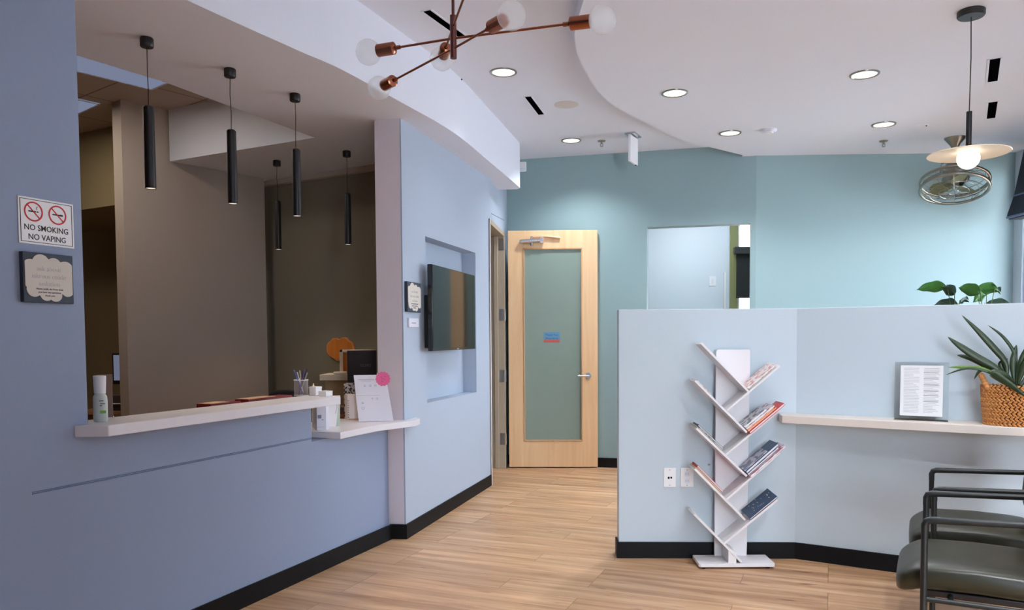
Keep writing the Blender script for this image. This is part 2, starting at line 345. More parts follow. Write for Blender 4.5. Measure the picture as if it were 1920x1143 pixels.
# --- far wall with an opening, bending to run parallel with the half wall
wl = at_pl(1213, 425, F1, AF); wr = at_pl(1407, 418, F1, AF); oz1 = 2.482; oz0 = 1.0
flt = F1-DAF*1.6; bend = Vector((2.25, 0, 0)); bend = F1+DAF*((2.25-F1.x)/DAF.x); tw = .14
m = MB(); wallseg(m, flt, wl, 0, ZC, -NAF, tw); wallseg(m, wl, wr, 0, oz0, -NAF, tw); wallseg(m, wl, wr, oz1, ZC, -NAF, tw); wallseg(m, wr, bend, 0, ZC, -NAF, tw)
endr = bend+DAA*(XR+.2-bend.x)/DAA.x
wallseg(m, bend, endr, 0, ZC, -NAA, tw); struct('wall_far', m, PAINT2)
# --- half wall
hz = 1.53; m = MB(); ht = .12
Hend = H2+DAB*((XR-H2.x)/DAB.x)
poly = [H1, H2, Hend, Hend-NAB*ht, H2-(NAB+NAA).normalized()*ht, H1-NAA*ht]
m.prism([(p.x, p.y) for p in poly], 0, hz); struct('wall_divider', m, PAINT_LIT, bevel=.004)
# --- room behind the opening
m = MB(); yb = 10.3; xs = at_y(1368, 500, yb).x; xo = at_y(1383, 500, yb).x
m.box(-.5, xs, yb, yb+.1, 0, ZC); struct('wall_side_room', m, mat('pale_side_paint', (214, 226, 234), .7))
m = MB(); m.box(xs, xo, yb-.02, yb+.1, 0, ZC); m.box(xo, 5.4, yb, yb+.1, 3.08, ZC); m.box(xo, 5.4, yb, yb+.1, 0, .7); m.box(xo+1.5, 5.4, yb, yb+.1, .7, 3.08); struct('wall_side_window', m, OLIVE)
m = MB(); m.box(5.3, 5.4, 7.6, yb+.1, 0, ZC); m.box(-.5, -.4, 8.4, yb, 0, ZC); struct('wall_side_ends', m, PAINT2)
wn = MB().box(xo, xo+1.5, yb+.03, yb+.036, .7, 3.08)
w1 = MB(); w1.box(xo, xo+.03, yb+.01, yb+.06, .7, 3.08); w1.box(xo+1.47, xo+1.5, yb+.01, yb+.06, .7, 3.08); w1.box(xo, xo+1.5, yb+.01, yb+.06, .7, .74); w1.box(xo, xo+1.5, yb+.01, yb+.06, 3.04, 3.08)
wf = struct('window_2', w1, WHITE); wn.build('window_pane', PANE, wf)
# --- right wall with big windows
m = MB(); wy = [(5.2, 7.42)]; wz0, wz1 = .95, 2.95
m.box(XR, XR+.16, -3.6, 12, 0, wz0); m.box(XR, XR+.16, -3.6, 12, wz1, ZC)
edges = [-3.6]+[e for a in wy for e in a]+[12]
for a, b in zip(edges[0::2], edges[1::2]): m.box(XR, XR+.16, a, b, wz0, wz1)
struct('wall_right', m, mat('window_wall_paint', (196, 210, 220), .6))
WFR = mat('blue_grey_window_frame', (96, 118, 160), .4)
for i, (a, b) in enumerate(wy):
    f = MB(); x0, x1 = XR+.03, XR+.09
    f.box(x0, x1, a, a+.05, wz0, wz1); f.box(x0, x1, b-.05, b, wz0, wz1); f.box(x0, x1, a, b, wz0, wz0+.05); f.box(x0, x1, a, b, wz1-.05, wz1); f.box(x0, x1, (a+b)/2-.025, (a+b)/2+.025, wz0, wz1)
    fo = struct('window_%d' % (3+i), f, WFR); MB().box(XR+.055, XR+.061, a, b, wz0, wz1).build('window_pane', PANE, fo)
    MB().box(XR-.16, XR+.03, a-.03, b+.03, wz0-.03, wz0).build('window_sill', WHITE, fo)
# --- office walls
BA = Vector((-3.176, 6.085, 0)); BB = Vector((-2.401, 7.065, 0)); ba = (BB-BA).normalized(); bn = Vector((ba.y, -ba.x, 0))
m = MB(); wallseg(m, BA, BB, 0, ZC, -bn, .15); struct('wall_office', m, TAUPE)
dk = Vector((cos(radians(-30)), sin(radians(-30)), 0)); BBo = BB+ba*.12-dk*.6
m = MB(); m.obox(BBo, dk*2.3, Vector((.5, .866, 0))*.12, (0, 0, ZS)); struct('wall_reception_back', m, DTAUPE)
m = MB(); m.obox(BB+ba*.07-dk*.2+Vector((0, 0, ZS-.045)), dk*1.85, Vector((.5, .866, 0))*.1, (0, 0, .045)); struct('trim_3', m, TAUPE)
kb = at_z(160, 245, ZC); kb2 = at_z(213, 233, ZC); kd = (kb2-kb).normalized(); kn = Vector((-kd.y, kd.x, 0))
if kn.y < 0: kn = -kn
m = MB(); m.obox((kb.x-kd.x*3, kb.y-kd.y*3, 2.55), kd*3.9, kn*.9, (0, 0, ZC-2.55)); struct('ceiling_bulkhead', m, OCHRE)
m = MB(); q = kb+kn*.9; m.obox((q.x-kd.x*3.2, q.y-kd.y*3.2, 0), kd*4.1, kn*.1, (0, 0, 2.6)); struct('wall_office_back', m, OCHRE)
bx0, bx1, bz0, bz1 = .62, 2.80, .10, 3.05  # unseen glazed opening added for frontal light on the half wall
m = MB(); m.box(-8, bx0, -3.6, -3.5, 0, ZC); m.box(bx1, 8.5, -3.6, -3.5, 0, ZC); m.box(bx0, bx1, -3.6, -3.5, bz1, ZC); m.box(bx0, bx1, -3.6, -3.5, 0, bz0); struct('wall_back', m, PAINT)
m = MB(); m.box(.38, .5, -3.5, -.35, 0, ZC); struct('wall_added_blocker', m, PAINT)  # unseen wall added to keep back-window light off the left wall
fo = MB()
for x_ in (bx0, (bx0+bx1)/2-.03, bx1-.06): fo.box(x_, x_+.06, -3.59, -3.53, bz0, bz1)
fo.box(bx0, bx1, -3.59, -3.53, bz0, bz0+.06); fo.box(bx0, bx1, -3.59, -3.53, bz1-.06, bz1)
fo = struct('window_1', fo, BLACK); MB().box(bx0, bx1, -3.563, -3.557, bz0, bz1).build('window_pane', PANE, fo)
m = MB(); m.box(-8, -7.9, -3.6, 12, 0, ZC); struct('wall_office_left', m, TAUPE)
m = MB(); m.box(-8, -1.0, 11.0, 11.1, 0, ZC); struct('wall_office_far', m, TAUPE)
# corridor seen through the door gap
m = MB(); c0 = T2-NAT*1.5+DAT*1.7; m.obox(c0-DAF*.5, DAF*1.6, DAT*.1, (0, 0, ZC)); struct('wall_corridor', m, mat('corridor_paint', (176, 164, 140), .7))
m = MB(); m.obox(c0-DAF*.5-DAT*.012, DAF*1.6, DAT*.012, (0, 0, .1)); struct('baseboard_corridor', m, BASEB)
# --- black baseboards
def bb(name, segs, t=.012):
    m = MB()
    for p, q, n in segs: m.obox(Vector((p[0], p[1], 0)), Vector((q[0]-p[0], q[1]-p[1], 0)), Vector(n)*t, (0, 0, .1))
    struct(name, m, BASEB)
bb('baseboard_left', [(far_l, Rp, NAR)])
bb('baseboard_television', [(Rp-NAT*.01-DAT*.012, Tp+NAT*.012-DAT*.012, DAT), (Tp-DAT*.012, T2, NAT)])
bb('baseboard_divider', [(H1-DAA*.012, H2+DAA*.003, NAA), (H2, Hend, NAB), (H1-NAA*ht, H1, -DAA)])
bb('baseboard_far', [(flt, bend, NAF), (bend, endr, NAA)])
# --- door frame (jambs and head) in the television wall
FR = []
m = MB(); j = .045
for p, s in ((T2, 1), (hinge, -1)):
    w_ = .012 if s > 0 else j
    m.obox(Vector((p.x, p.y, 0))-NK*(wk+.01), DK*(w_*s), NK*(wk+.022), (0, 0, 2.45))
    m.obox(Vector((p.x, p.y, 0))-NK*(wk*.62), DK*((w_+.017)*s), NK*.04, (0, 0, 2.43))
m.obox(Vector((T2.x, T2.y, 2.405))-NK*(wk+.01), DK*.98, NK*(wk+.022), (0, 0, .045))
dfr = struct('trim_4', m, FRAMEM, bevel=.003)
m = MB(); m.obox(T2+NAT*.012-DAT*.006+Vector((0, 0, 0)), DAT*.012, NAT*.003, (0, 0, 2.46)); struct('trim_5', m, WHITE)
m = MB(); a = at_pl(921, 398, Tp, AT); m.obox(Vector((a.x, a.y, 2.50))+NAT*.001, DAT*.42, NAT*.003, (0, 0, .006)); struct('trim_6', m, mat('seam_paint', (110, 132, 150), .6))
# ================================================================== DOOR (open against the far wall)
dd = Vector((-.209, 7.996, 0)); dw = .925; da = 1.6033; DD, ND = D(da), N(da)   # ND points to the viewer side
dt = thing('open_door', 'tall maple door with a full frosted glass pane, standing open against the far wall', 'door', dd, 0); I = inv(dt)
dh = 2.455; st, tr, br_ = .155, .20, .27
O = dd+Vector((0, 0, .012))
def dbox(m, u0, u1, z0, z1, f=0, b=.045): return m.obox(O+DD*u0+ND*f+Vector((0, 0, z0)), DD*(u1-u0), -ND*b, (0, 0, z1-z0))
m = MB(); dbox(m, 0, st, 0, dh); dbox(m, dw-st, dw, 0, dh); dbox(m, st, dw-st, 0, br_); dbox(m, st, dw-st, dh-tr+.02, dh)
m.build('door_leaf', MAPLE, dt, .002, inv=I)
m = MB(); g = .014
for u0, u1, z0, z1 in ((st, st+g, br_, dh-tr+.02), (dw-st-g, dw-st, br_, dh-tr+.02), (st, dw-st, br_, br_+g), (st, dw-st, dh-tr+.02-g, dh-tr+.02)): dbox(m, u0, u1, z0, z1, .006, .02)
m.build('glazing_bead', MAPLEE, dt, .002, inv=I)
m = MB(); dbox(m, st+.004, dw-st-.004, br_+.004, dh-tr+.016, -.016, .008); m.build('glass_pane', FROST, dt, inv=I, label='frosted green glass pane')
# lever handle
hc = at_pl(1103, 704, dd, da); m = MB()
q = hc; m.tube([q, q+ND*.012], .032, 20); m.tube([q+ND*.012, q+ND*.05], .011, 12)
h_ = m.build('door_handle', CHROME, dt, inv=I)
m = MB(); m.tube([q+ND*.05+DD*.005, q+ND*.052-DD*.04, q+ND*.05-DD*.11], [.012, .011, .009], 12); o = m.build('lever', CHROME, h_, inv=I)
# closer
m = MB(); a, b = at_pl(976, 453, dd, da, .03), at_pl(1018, 450, dd, da, .03)
m.tube([a, b], .024, 16); m.tube([a-DD*.012, a], .017, 12); c = (a+b)/2; m.tube([c+Vector((0, 0, .045)), c-Vector((0, 0, .05))], .014, 12); m.obox(b-DD*.03+Vector((0, 0, -.03))-ND*.03, DD*.035, ND*.05, (0, 0, .06)); cl = m.build('door_closer', CHROME, dt, inv=I)
m = MB(); p1 = at_pl(1050, 446, dd, da, .012); m.tube([c+Vector((0, 0, .04)), at_pl(1025, 443, dd, da, .02), p1], [.010, .012, .016], 8); m.build('closer_arm', MAPLEE, cl, inv=I)
# hinges on the jamb side
for y_ in (458, 590, 704, 822):
    p = at_y(947, y_, 8.0); m = MB(); m.obox(Vector((hinge.x, hinge.y, p.z-.06))-DK*(j+.004)-NK*.045, NK*.05, DK*.004, (0, 0, .12)); m.tube([Vector((hinge.x, hinge.y, p.z-.06))-DK*(j-.01)+NK*.014, Vector((hinge.x, hinge.y, p.z+.06))-DK*(j-.01)+NK*.014], .008, 8)
    m.build('hinge', CHROME, dt, inv=I)
# sticker on the glass
sd = at_pl(1034.5, 632, dd, da, 0); sw = .165; sh = .105
stk = thing('door_sticker', 'small blue sticker with red lower edge stuck on the frosted glass of the door', 'sticker', sd-ND*.0155); I2 = inv(stk); P0 = sd-ND*.0155
m = MB(); m.obox(P0-DD*sw/2-Vector((0, 0, sh/2)), DD*sw, ND*.002, (0, 0, sh)); m.build('sticker_sheet', mat('sky_blue_print', (94, 150, 190), .5), stk, inv=I2)
m = MB(); prof = [(-sw/2, -sh/2), (sw/2, -sh/2)]+[(sw/2-sw*k/12, -sh/2+.022+.012*((k*7) % 3)/2) for k in range(13)]
m.slab(prof, P0+ND*.002, DD, (0, 0, 1), ND*.0006); m.build('coral_border', mat('coral_print', (196, 92, 84), .5), stk, inv=I2)
m = MB()
m.text('Thank You', .03, P0+ND*.0028+Vector((0, 0, .015)), DD, (0, 0, 1)); m.text('Please See Us', .023, P0+ND*.0028-Vector((0, 0, .018)), DD, (0, 0, 1)); m.build('lettering', mat('navy_print', (30, 76, 120), .5), stk, inv=I2)
# small grey stop low on the far wall by the door
p = at_pl(1161, 819, F1, AF, .0); m = MB(); m.tube([p, p+NAF*.05], .012, 10); m.ball(p+NAF*.055, .018); tag(m.build('door_stop', STEEL), 'small metal knob low on the far wall beside the half wall', 'door stop')

# ================================================================== COUNTERS
ctz = 1.024; f = .115; bk = .15
def cpt(px, py, z, off):     # along the reception wall direction, at a set distance from the wall face
    p = at_z(px, py, z); s_ = (p-Rp).dot(DAR); return Rp+DAR*s_+NAR*off
A = cpt(204, 797, ctz, f); B = cpt(626, 743, ctz, f)
poly = [A, B, B-NAR*(f+bk)+DAR*.03, A-NAR*(f+bk), A-NAR*(f-.002)-DAR*.06]
m = MB(); m.prism([(p.x, p.y) for p in poly], ctz-.045, ctz); tag(m.build('reception_counter', COUNTER, None, .004), 'long white upper counter top running along the reception opening', 'counter')
CTOPZ = ctz
sz = .812; f2 = .095; A2 = cpt(612, 809, sz, f2); s0 = (A2-Rp).dot(DAR)
E1 = Tp+NAT*.07+DAT*.10; E2 = Tp+NAT*.012+DAT*.17
poly = [Rp+DAR*s0+NAR*f2, Rp+DAR*(-.30)+NAR*(f2+.0), E1-DAT*.12+NAT*.02, E1, E2, Tp+DAT*.17+NAT*.002, Tp+NAT*.002-DAT*.002, Tp-NAT*wt-DAT*.002, Rp-DAR*.05-NAR*.42, Rp+DAR*s0-NAR*.42, Rp+DAR*s0-NAR*0]
m = MB(); m.prism([(p.x, p.y) for p in poly], sz-.040, sz); tag(m.build('transaction_shelf', COUNTER, None, .004), 'lower white transaction shelf wrapping the column end beside the upper counter', 'counter')
# ledge on the half wall
lz = .893; lth = .045
g0 = H2+DAA*(-.085); L0 = at_z(1466, 779, lz)
fr0 = Vector((1.497, 4.53, 0)); fr1 = H2+DAB*1.0+NAB*.235; fr2 = H2+DAB*3.3+NAB*.34
bk0 = Vector((1.52, H2.y+.003, 0))+NAA*.002; poly = [bk0, fr0, fr1, fr2, H2+DAB*3.3+NAB*.002, H2+NAB*.002]
m = MB(); m.prism([(p.x, p.y) for p in poly], lz-lth, lz); tag(m.build('wall_ledge', LEDGE, None, .003), 'pale speckled writing ledge fixed along the angled half wall', 'ledge')

# ================================================================== PENDANTS
def pendant(px, py, label):
    p = at_z(px, py, ZS); t = thing('tube_pendant', label, 'pendant lamp', (p.x, p.y, ZS), 0, 'black tube pendants over the reception counter')
    MB().lathe([(0, -.045), (.028, -.045), (.031, -.04), (.031, -.004), (.028, 0), (0, 0)], seg=24).build('ceiling_canopy', BLACK, t)
    k = random.uniform(-.005, .005)
    MB().tube([(0, 0, -.04), (k, .002, -.14), (-k*.6, 0, -.24), (0, 0, -.33)], .0022, 6).build('cord', BLACK, t)
    MB().lathe([(0, -.322), (.018, -.325), (.0245, -.332), (.025, -.34), (.025, -.722), (.0225, -.722), (.0225, -.700), (0, -.700)], seg=28).build('tube_shade', BLACK, t)
    MB().lathe([(0, -.704), (.0215, -.704), (.0215, -.720), (0, -.721)], seg=24).build('lens', TUBEL, t)
    lampobj('pendant_light', 'SPOT', t, (0, 0, -.735), K_PEND, (1, .82, .62), .02, cone=1.6, blend=.7)
pendant(275, 71, 'leftmost and nearest black tube pendant over the counter')
pendant(431, 129, 'second black tube pendant from the left above the counter')
pendant(553, 176, 'black tube pendant above the middle of the counter, the third of the front row')
pendant(519, 301, 'rear black tube pendant hanging beside the right edge of the taupe wall')
pendant(650, 283, 'rear black tube pendant hanging nearest the column end')

# ================================================================== CEILING FITTINGS
def downlight(px, py, zc, label, pw=1.0, R=.085, cone=2.3):
    p = at_z(px, py, zc); t = thing('ceiling_downlight', label, 'ceiling light', (p.x, p.y, zc), 0, 'recessed round downlights of the waiting room')
    MB().lathe([(R, 0), (R+.012, 0), (R+.011, -.006), (R, -.008), (R-.004, -.004), (R-.004, 0)], seg=40).build('trim_ring', STEEL, t)
    MB().lathe([(0, -.003), (R-.004, -.003), (R-.004, -.0005), (0, -.0005)], seg=40).build('diffuser', LAMP, t)
    if pw: lampobj('downlight_lamp', 'SPOT', t, (0, 0, -.02), K_DOWN*pw, (.90, .95, 1), .07, cone=cone, blend=.8)
downlight(944, 135, ZC, 'recessed round downlight nearest the chandelier', .18, cone=1.75)
downlight(1071, 263, ZC, 'recessed round downlight washing the wall above the open door', 1.0)
downlight(1265, 174, ZL, 'recessed round downlight just right of the ceiling curve', 1.15)
downlight(1369, 249, ZL, 'recessed round downlight near the far wall above the opening', 1.25)
downlight(1621, 139, ZL, 'recessed round downlight right of centre on the lower ceiling', .9)
downlight(1657, 233, ZL, 'recessed round downlight on the lower ceiling near the far wall, right side', .5)
for x_, y_, l_ in ((1.05, 3.80, 'first'), (2.05, 3.55, 'second'), (3.3, 3.3, 'third'), (1.5, 1.5, 'fourth'), (2.9, 1.3, 'fifth')):  # lamps added out of view as fill for half wall and chairs
    t = thing('ceiling_downlight', 'added fill downlight above the chairs, out of the frame, %s from the left' % l_, 'ceiling light', (x_, y_, ZL), 0, 'recessed round downlights of the waiting room')
    MB().lathe([(.085, 0), (.097, 0), (.096, -.006), (.085, -.008), (.081, -.004), (.081, 0)], seg=40).build('trim_ring', STEEL, t); MB().lathe([(0, -.003), (.081, -.003), (.081, -.0005), (0, -.0005)], seg=40).build('diffuser', LAMP, t)
    lampobj('downlight_lamp', 'SPOT', t, (0, 0, -.02), K_FRONT*(1.0 if y_ > 2 else 5.0), (.90, .95, 1), .07, cone=2.0 if y_ > 2 else 2.3, blend=.9)
def plate(name, px, py, zc, R, label, cat, m_=WHITE, h=.02):
    p = at_z(px, py, zc); t = thing(name, label, cat, (p.x, p.y, zc)); MB().lathe([(0, -h), (R*.8, -h), (R, -h*.4), (R, 0), (0, 0)], seg=32).build('cover', m_, t); return t
plate('ceiling_speaker', 1062, 196, ZC, .10, 'flat round off-white ceiling speaker cover left of the ceiling curve', 'speaker', mat('offwhite_cover', (212, 206, 200), .6), .006)
t = plate('smoke_detector', 1443, 243, ZL, .06, 'small white round smoke detector on the lower ceiling', 'smoke detector', WHITEP, .025); MB().lathe([(0, -.034), (.03, -.032), (.035, -.024), (0, -.024)]).build('sensor_dome', WHITE, t)
t = plate('ceiling_sensor', 1728, 235, ZL, .06, 'flat white ceiling sensor plate left of the fan', 'sensor', WHITEP, .006); MB().ball((.03, -.02, -.008), .006).build('indicator', DARK, t)
p = at_z(865, 148, ZC); m = MB(); m.ball((p.x, p.y, ZC-.002), .008); tag(m.build('ceiling_hook', DARK), 'tiny black ceiling hook left of the first downlight', 'hook')
def sprinkler(px, py, zc, label):
    p = at_z(px, py, zc); t = thing('sprinkler_head', label, 'sprinkler', (p.x, p.y, zc), 0, 'fire sprinklers in the ceiling')
    MB().lathe([(0, -.006), (.036, -.006), (.04, 0), (0, 0)], seg=24).build('escutcheon', STEEL, t)
    m = MB().tube([(0, 0, -.004), (0, 0, -.03)], .009, 10); m.tube([(.012, 0, -.028), (.014, 0, -.042), (0, 0, -.052)], .003, 6); m.tube([(-.012, 0, -.028), (-.014, 0, -.042), (0, 0, -.052)], .003, 6); m.tube([(-.013, 0, -.028), (.013, 0, -.028)], .004, 6); m.build('nozzle', STEEL, t)
    MB().lathe([(0, -.054), (.016, -.054), (.016, -.052), (0, -.052)], seg=16).build('deflector', STEEL, t)
sprinkler(1179, 84, ZC, 'metal sprinkler head nearest the top of the photo'); sprinkler(1128, 264, ZC, 'metal sprinkler head between the downlight and the hanging exit sign'); sprinkler(1657, 264, ZL, 'metal sprinkler head on the lower ceiling by the far wall')
def slot(a, b, zc, w, label):
    a, b = at_z(*a, zc), at_z(*b, zc); d = (b-a).normalized(); n = Vector((-d.y, d.x, 0)); t = thing('slot_diffuser', label, 'air vent', a); I = inv(t)
    m = MB(); m.obox(a-n*w/2-Vector((0, 0, .003)), b-a, n*w, (0, 0, .002)); m.build('dark_slot', DARK, t, inv=I)
    m = MB()
    for s in (-1, 1): m.obox(a+n*(s*(w/2+.006)-.006)-Vector((0, 0, .005))-d*.01, (b-a)+d*.02, n*.012, (0, 0, .004))
    m.obox(b-n*w/2-Vector((0, 0, .005)), d*.03, n*w, (0, 0, .004)); m.build('vent_frame', WHITEP, t, inv=I)
slot((801, 20), (870, 70), ZC, .05, 'long black slot air vent behind the chandelier stem'); slot((990, 181), (1015, 214), ZC, .05, 'short black slot air vent beside the ceiling speaker')
slot((1866, 110), (1861, 152), ZL, .06, 'upper black slot air vent by the window side'); slot((1862, 191), (1858, 221), ZL, .06, 'lower black slot air vent by the window side')
# hanging exit sign, seen nearly edge-on
e0 = at_z(1180, 247, ZC); e1 = Vector((1.035, 7.36, 0)); e0.z = 0; ed = (e1-e0).normalized(); en = Vector((ed.y, -ed.x, 0))
t = thing('exit_sign', 'white hanging exit sign box seen nearly edge-on below the ceiling', 'exit sign', (e0.x, e0.y, ZC)); I = inv(t); el = (e1-e0).length; c = (e0+e1)/2
m = MB(); m.obox(c-ed*.10-en*.05+Vector((0, 0, ZC-.012)), ed*.2, en*.10, (0, 0, .012)); m.build('mounting_plate', CHROME, t, .002, inv=I)
m = MB(); m.obox(e0-en*.012+Vector((0, 0, ZC-.265)), ed*el, en*.024, (0, 0, .245)); m.build('sign_body', WHITE, t, .004, inv=I)
m = MB(); m.obox(e1-ed*.04-en*.006+Vector((0, 0, ZC-.272)), ed*.012, en*.012, (0, 0, .008)); m.build('test_button', DARK, t, inv=I)
# small white box at the end of the soffit
p = at_pl(980, 312, F1, AF, .02); t = thing('wall_sensor', 'small white box sensor high on the far wall beside the end of the curved soffit', 'sensor', p); I = inv(t)
m = MB(); m.obox(p-DAF*.035-Vector((0, 0, .05)), DAF*.07, -NAF*.06, (0, 0, .10)); m.build('housing', WHITE, t, .008, inv=I)
m = MB(); m.obox(p-DAF*.03-Vector((0, 0, .045))+NAF*.0, DAF*.06, NAF*.004, (0, 0, .03)); m.build('sensor_window', WHITEP, t, inv=I)
# office troffers
def troffer(c1, d, n, L, Wd, label):
    t = thing('ceiling_panel_light', label, 'ceiling light', (c1.x, c1.y, ZC-.014), 0, 'office ceiling panel lights'); I = inv(t)
    m = MB(); m.obox(Vector((c1.x, c1.y, ZC-.022)), d*L, n*Wd, (0, 0, .006)); m.build('diffuser', LAMPDIM, t, inv=I)
    m = MB()
    for o_, a_, b_ in ((c1, d*L, n*.012), (c1+n*(Wd-.012), d*L, n*.012), (c1, d*.012, n*Wd), (c1+d*(L-.012), d*.012, n*Wd)): m.obox(Vector((o_.x, o_.y, ZC-.026)), a_, b_, (0, 0, .012))
    m.build('panel_frame', WHITEP, t, inv=I)
    c = I @ (Vector((c1.x, c1.y, ZC-.05))+d*L/2+n*Wd/2); lampobj('panel_lamp', 'AREA', t, c, K_TROF, (1, .86, .70), .5, shape='SQUARE')
tc1 = at_z(285, 163, ZC); tu = at_z(152, 130, ZC); td = (tu-tc1).normalized(); tn = Vector((-td.y, td.x, 0))
if tn.x < 0: tn = -tn
troffer(tc1, td, tn, 1.2, .6, 'larger office ceiling panel light, seen past the soffit edge')
tc2 = at_z(188, 190, ZC); troffer(tc2-tn*.6, td, tn, 1.2, .6, 'smaller visible office ceiling panel light beyond the pillar')
# ------------------------------------------------------------------ chandelier
hub = Vector((-.28, 2.977, 0)); t = thing('sputnik_chandelier', 'copper and black chandelier with crossed arms and clear round bulbs', 'chandelier', (hub.x, hub.y, ZC))
I = inv(t); m = MB(); m.tube([hub+Vector((0, 0, ZC-.03)), hub+Vector((0, 0, 2.56))], .006, 12); m.build('stem', BRONZE, t, inv=I)
m = MB(); m.lathe([(0, ZC-.03), (.055, ZC-.03), (.06, ZC-.02), (.06, ZC), (0, ZC)], hub); m.build('ceiling_canopy', BLACK, t, inv=I)
m = MB(); m.tube([hub+Vector((0, 0, 2.585)), hub+Vector((0, 0, 2.425))], .0125, 18); m.build('hub', BRONZE, t, inv=I)
arms = [(Vector((-.632, 3.114, 2.50)), Vector((.271, 2.813, 2.50))), (Vector((-.647, 3.409, 2.454)), Vector((-.053, 2.70, 2.470))), (Vector((-.359, 3.30, 2.54)), Vector((-.15, 2.46, 2.55)))]
for a, b in arms:
    c = Vector((hub.x, hub.y, (a.z+b.z)/2)); d1 = (a-c).normalized(); d2 = (b-c).normalized()
    m = MB(); m.tube([c, a-d1*.11], .0045, 10); m.tube([c, b-d2*.11], .0045, 10); arm = m.build('arm', COPPER, t, inv=I)
    for e, d_ in ((a, d1), (b, d2)):
        q = e-d_*.045; m = MB(); m.tube([q-d_*.078, q-d_*.072, q], [.014, .024, .024], 20); m.tube([q-d_*.1, q-d_*.076], .008, 10); m.build('socket', COPPER, arm, inv=I)
        m = MB(); m.ball(e, .05, 28, 18); m.build('bulb', BULB, arm, inv=I)
# ------------------------------------------------------------------ disc pendant
p = Vector((2.434, 4.289, ZL)); t = thing('disc_pendant', 'black corded pendant with a wide pale disc shade and glowing globe', 'pendant lamp', p)
MB().lathe([(0, -.035), (.064, -.035), (.07, -.028), (.07, -.004), (.066, 0), (0, 0)], seg=36).build('ceiling_canopy', BLACK, t)
MB().tube([(0, 0, -.03), (.004, 0, -.25), (0, 0, -.56)], .003, 8).build('cord', BLACK, t)
MB().tube([(0, 0, -.545), (0, 0, -.76)], .0145, 18).build('socket_tube', BLACK, t)
MB().lathe([(.0, -.757), (.03, -.757), (.10, -.762), (.205, -.772), (.207, -.775), (.205, -.778), (.10, -.768), (.03, -.764), (0, -.764)], seg=64).build('disc_shade', mat('cream_enamel', (246, 226, 196), .4), t)
MB().ball((0, 0, -.80), .058, 28, 18).build('globe', GLOBE, t)
lampobj('globe_lamp', 'POINT', t, (0, 0, -.80), K_GLOBE, (1, .86, .70), .06)
# ------------------------------------------------------------------ caged ceiling fan
p = Vector((3.845, 6.99, ZL)); t = thing('caged_fan', 'small nickel ceiling fan inside a round wire cage', 'ceiling fan', p)
MB().lathe([(0, -.09), (.03, -.09), (.034, -.08), (.045, -.06), (.085, -.012), (.09, 0), (0, 0)], seg=36).build('ceiling_canopy', STEEL, t)
MB().tube([(0, 0, -.08), (0, 0, -.22)], .012, 12).build('down_rod', STEEL, t)
_v = Vector((-p.x, -p.y, 0)).normalized(); _ax = Vector((0, 0, 1)).cross(_v); FT = Matrix.Translation((0, 0, -.30)) @ Matrix.Rotation(radians(-19), 4, _ax) @ Matrix.Translation((0, 0, .30)); FT = FT
m = MB(); m.tube([(0, 0, -.20), (0, .0, -.23), (0, 0, -.30), (0, 0, -.38), (0, 0, -.42)], [.05, .075, .095, .105, .08], 28); m.build('motor_housing', STEEL, t, inv=FT)
m = MB()
for s in (-1, 1): m.tube([(s*.03, 0, -.20), (s*.12, 0, -.24), (s*.13, 0, -.36)], .006, 8)
m.build('yoke', STEEL, t, inv=FT)
bl = []
for k in range(3):
    a = radians(20+120*k); ex = Vector((cos(a), sin(a), 0)); ey = Vector((-sin(a), cos(a), .35)).normalized(); m = MB()
    out = [(.02, -.02), (.06, -.05), (.12, -.075), (.18, -.07), (.205, -.03), (.20, .02), (.16, .055), (.10, .06), (.05, .035), (.02, .02)]
    m.slab(out, (0, 0, -.44), ex, ey, ex.cross(ey)*.004); m.build('fan_blade', mat('olive_blade', (104, 106, 72), .4), t, inv=FT)
m = MB()
for R_, z_, r_ in ((.275, -.40, .0135), (.275, -.475, .0135), (.262, -.4375, .005)): m.ring((0, 0, z_), R_, r_, 64, 10)
cage = m.build('cage_ring', STEEL, t, inv=FT)
m = MB()
for k in range(12):
    a = 2*pi*k/12; c_, s_ = cos(a), sin(a)
    m.tube([(.04*c_, .04*s_, -.51), (.14*c_, .14*s_, -.512), (.22*c_, .22*s_, -.505), (.275*c_, .275*s_, -.475), (.278*c_, .278*s_, -.40), (.2*c_, .2*s_, -.37), (.10*c_, .10*s_, -.36)], .0028, 6)
for R_ in (.04, .12, .20): m.ring((0, 0, -.512), R_, .0028, 40, 6)
m.build('cage_wire', STEEL, t, inv=FT)
MB().lathe([(0, -.47), (.03, -.465), (.04, -.43), (.03, -.42), (0, -.42)], seg=24).build('blade_hub', STEEL, t, inv=FT)

# ================================================================== WINDOW SHADES
y0, y1 = 5.15, 7.25
t = thing('window_awning_shade', 'dark navy fabric shade slanting out over the side window', 'window shade', (XR-.02, y0, 3.05)); I = inv(t)
m = MB(); pr = [(XR-.025, 3.09), (XR-.115, 3.09), (XR-.20, 2.66), (XR-.26, 2.48), (XR-.24, 2.44), (XR-.12, 2.44), (XR-.04, 2.60)]
m.slab([(a-XR, b) for a, b in pr], (XR, y0, 0), (1, 0, 0), (0, 0, 1), (0, y1-y0, 0)); m.build('fabric', mat('navy_shade_fabric', (24, 28, 44), .7), t, .004, inv=I)
m = MB(); m.tube([(XR-.255, y0, 2.46), (XR-.255, y1, 2.46)], .012, 10); m.tube([(XR-.20, y0, 2.66), (XR-.20, y1, 2.66)], .008, 8); m.build('hem_bar', mat('blue_grey_hem', (92, 108, 150), .4), t, inv=I)
sx0 = at_y(1380, 500, yb-.12).x; zt = at_y(1390, 463, yb-.12).z; zb = at_y(1390, 557, yb-.12).z
t = thing('roller_shade', 'black roller shade half lowered in the side room window', 'window shade', (sx0, yb-.12, zt)); I = inv(t)
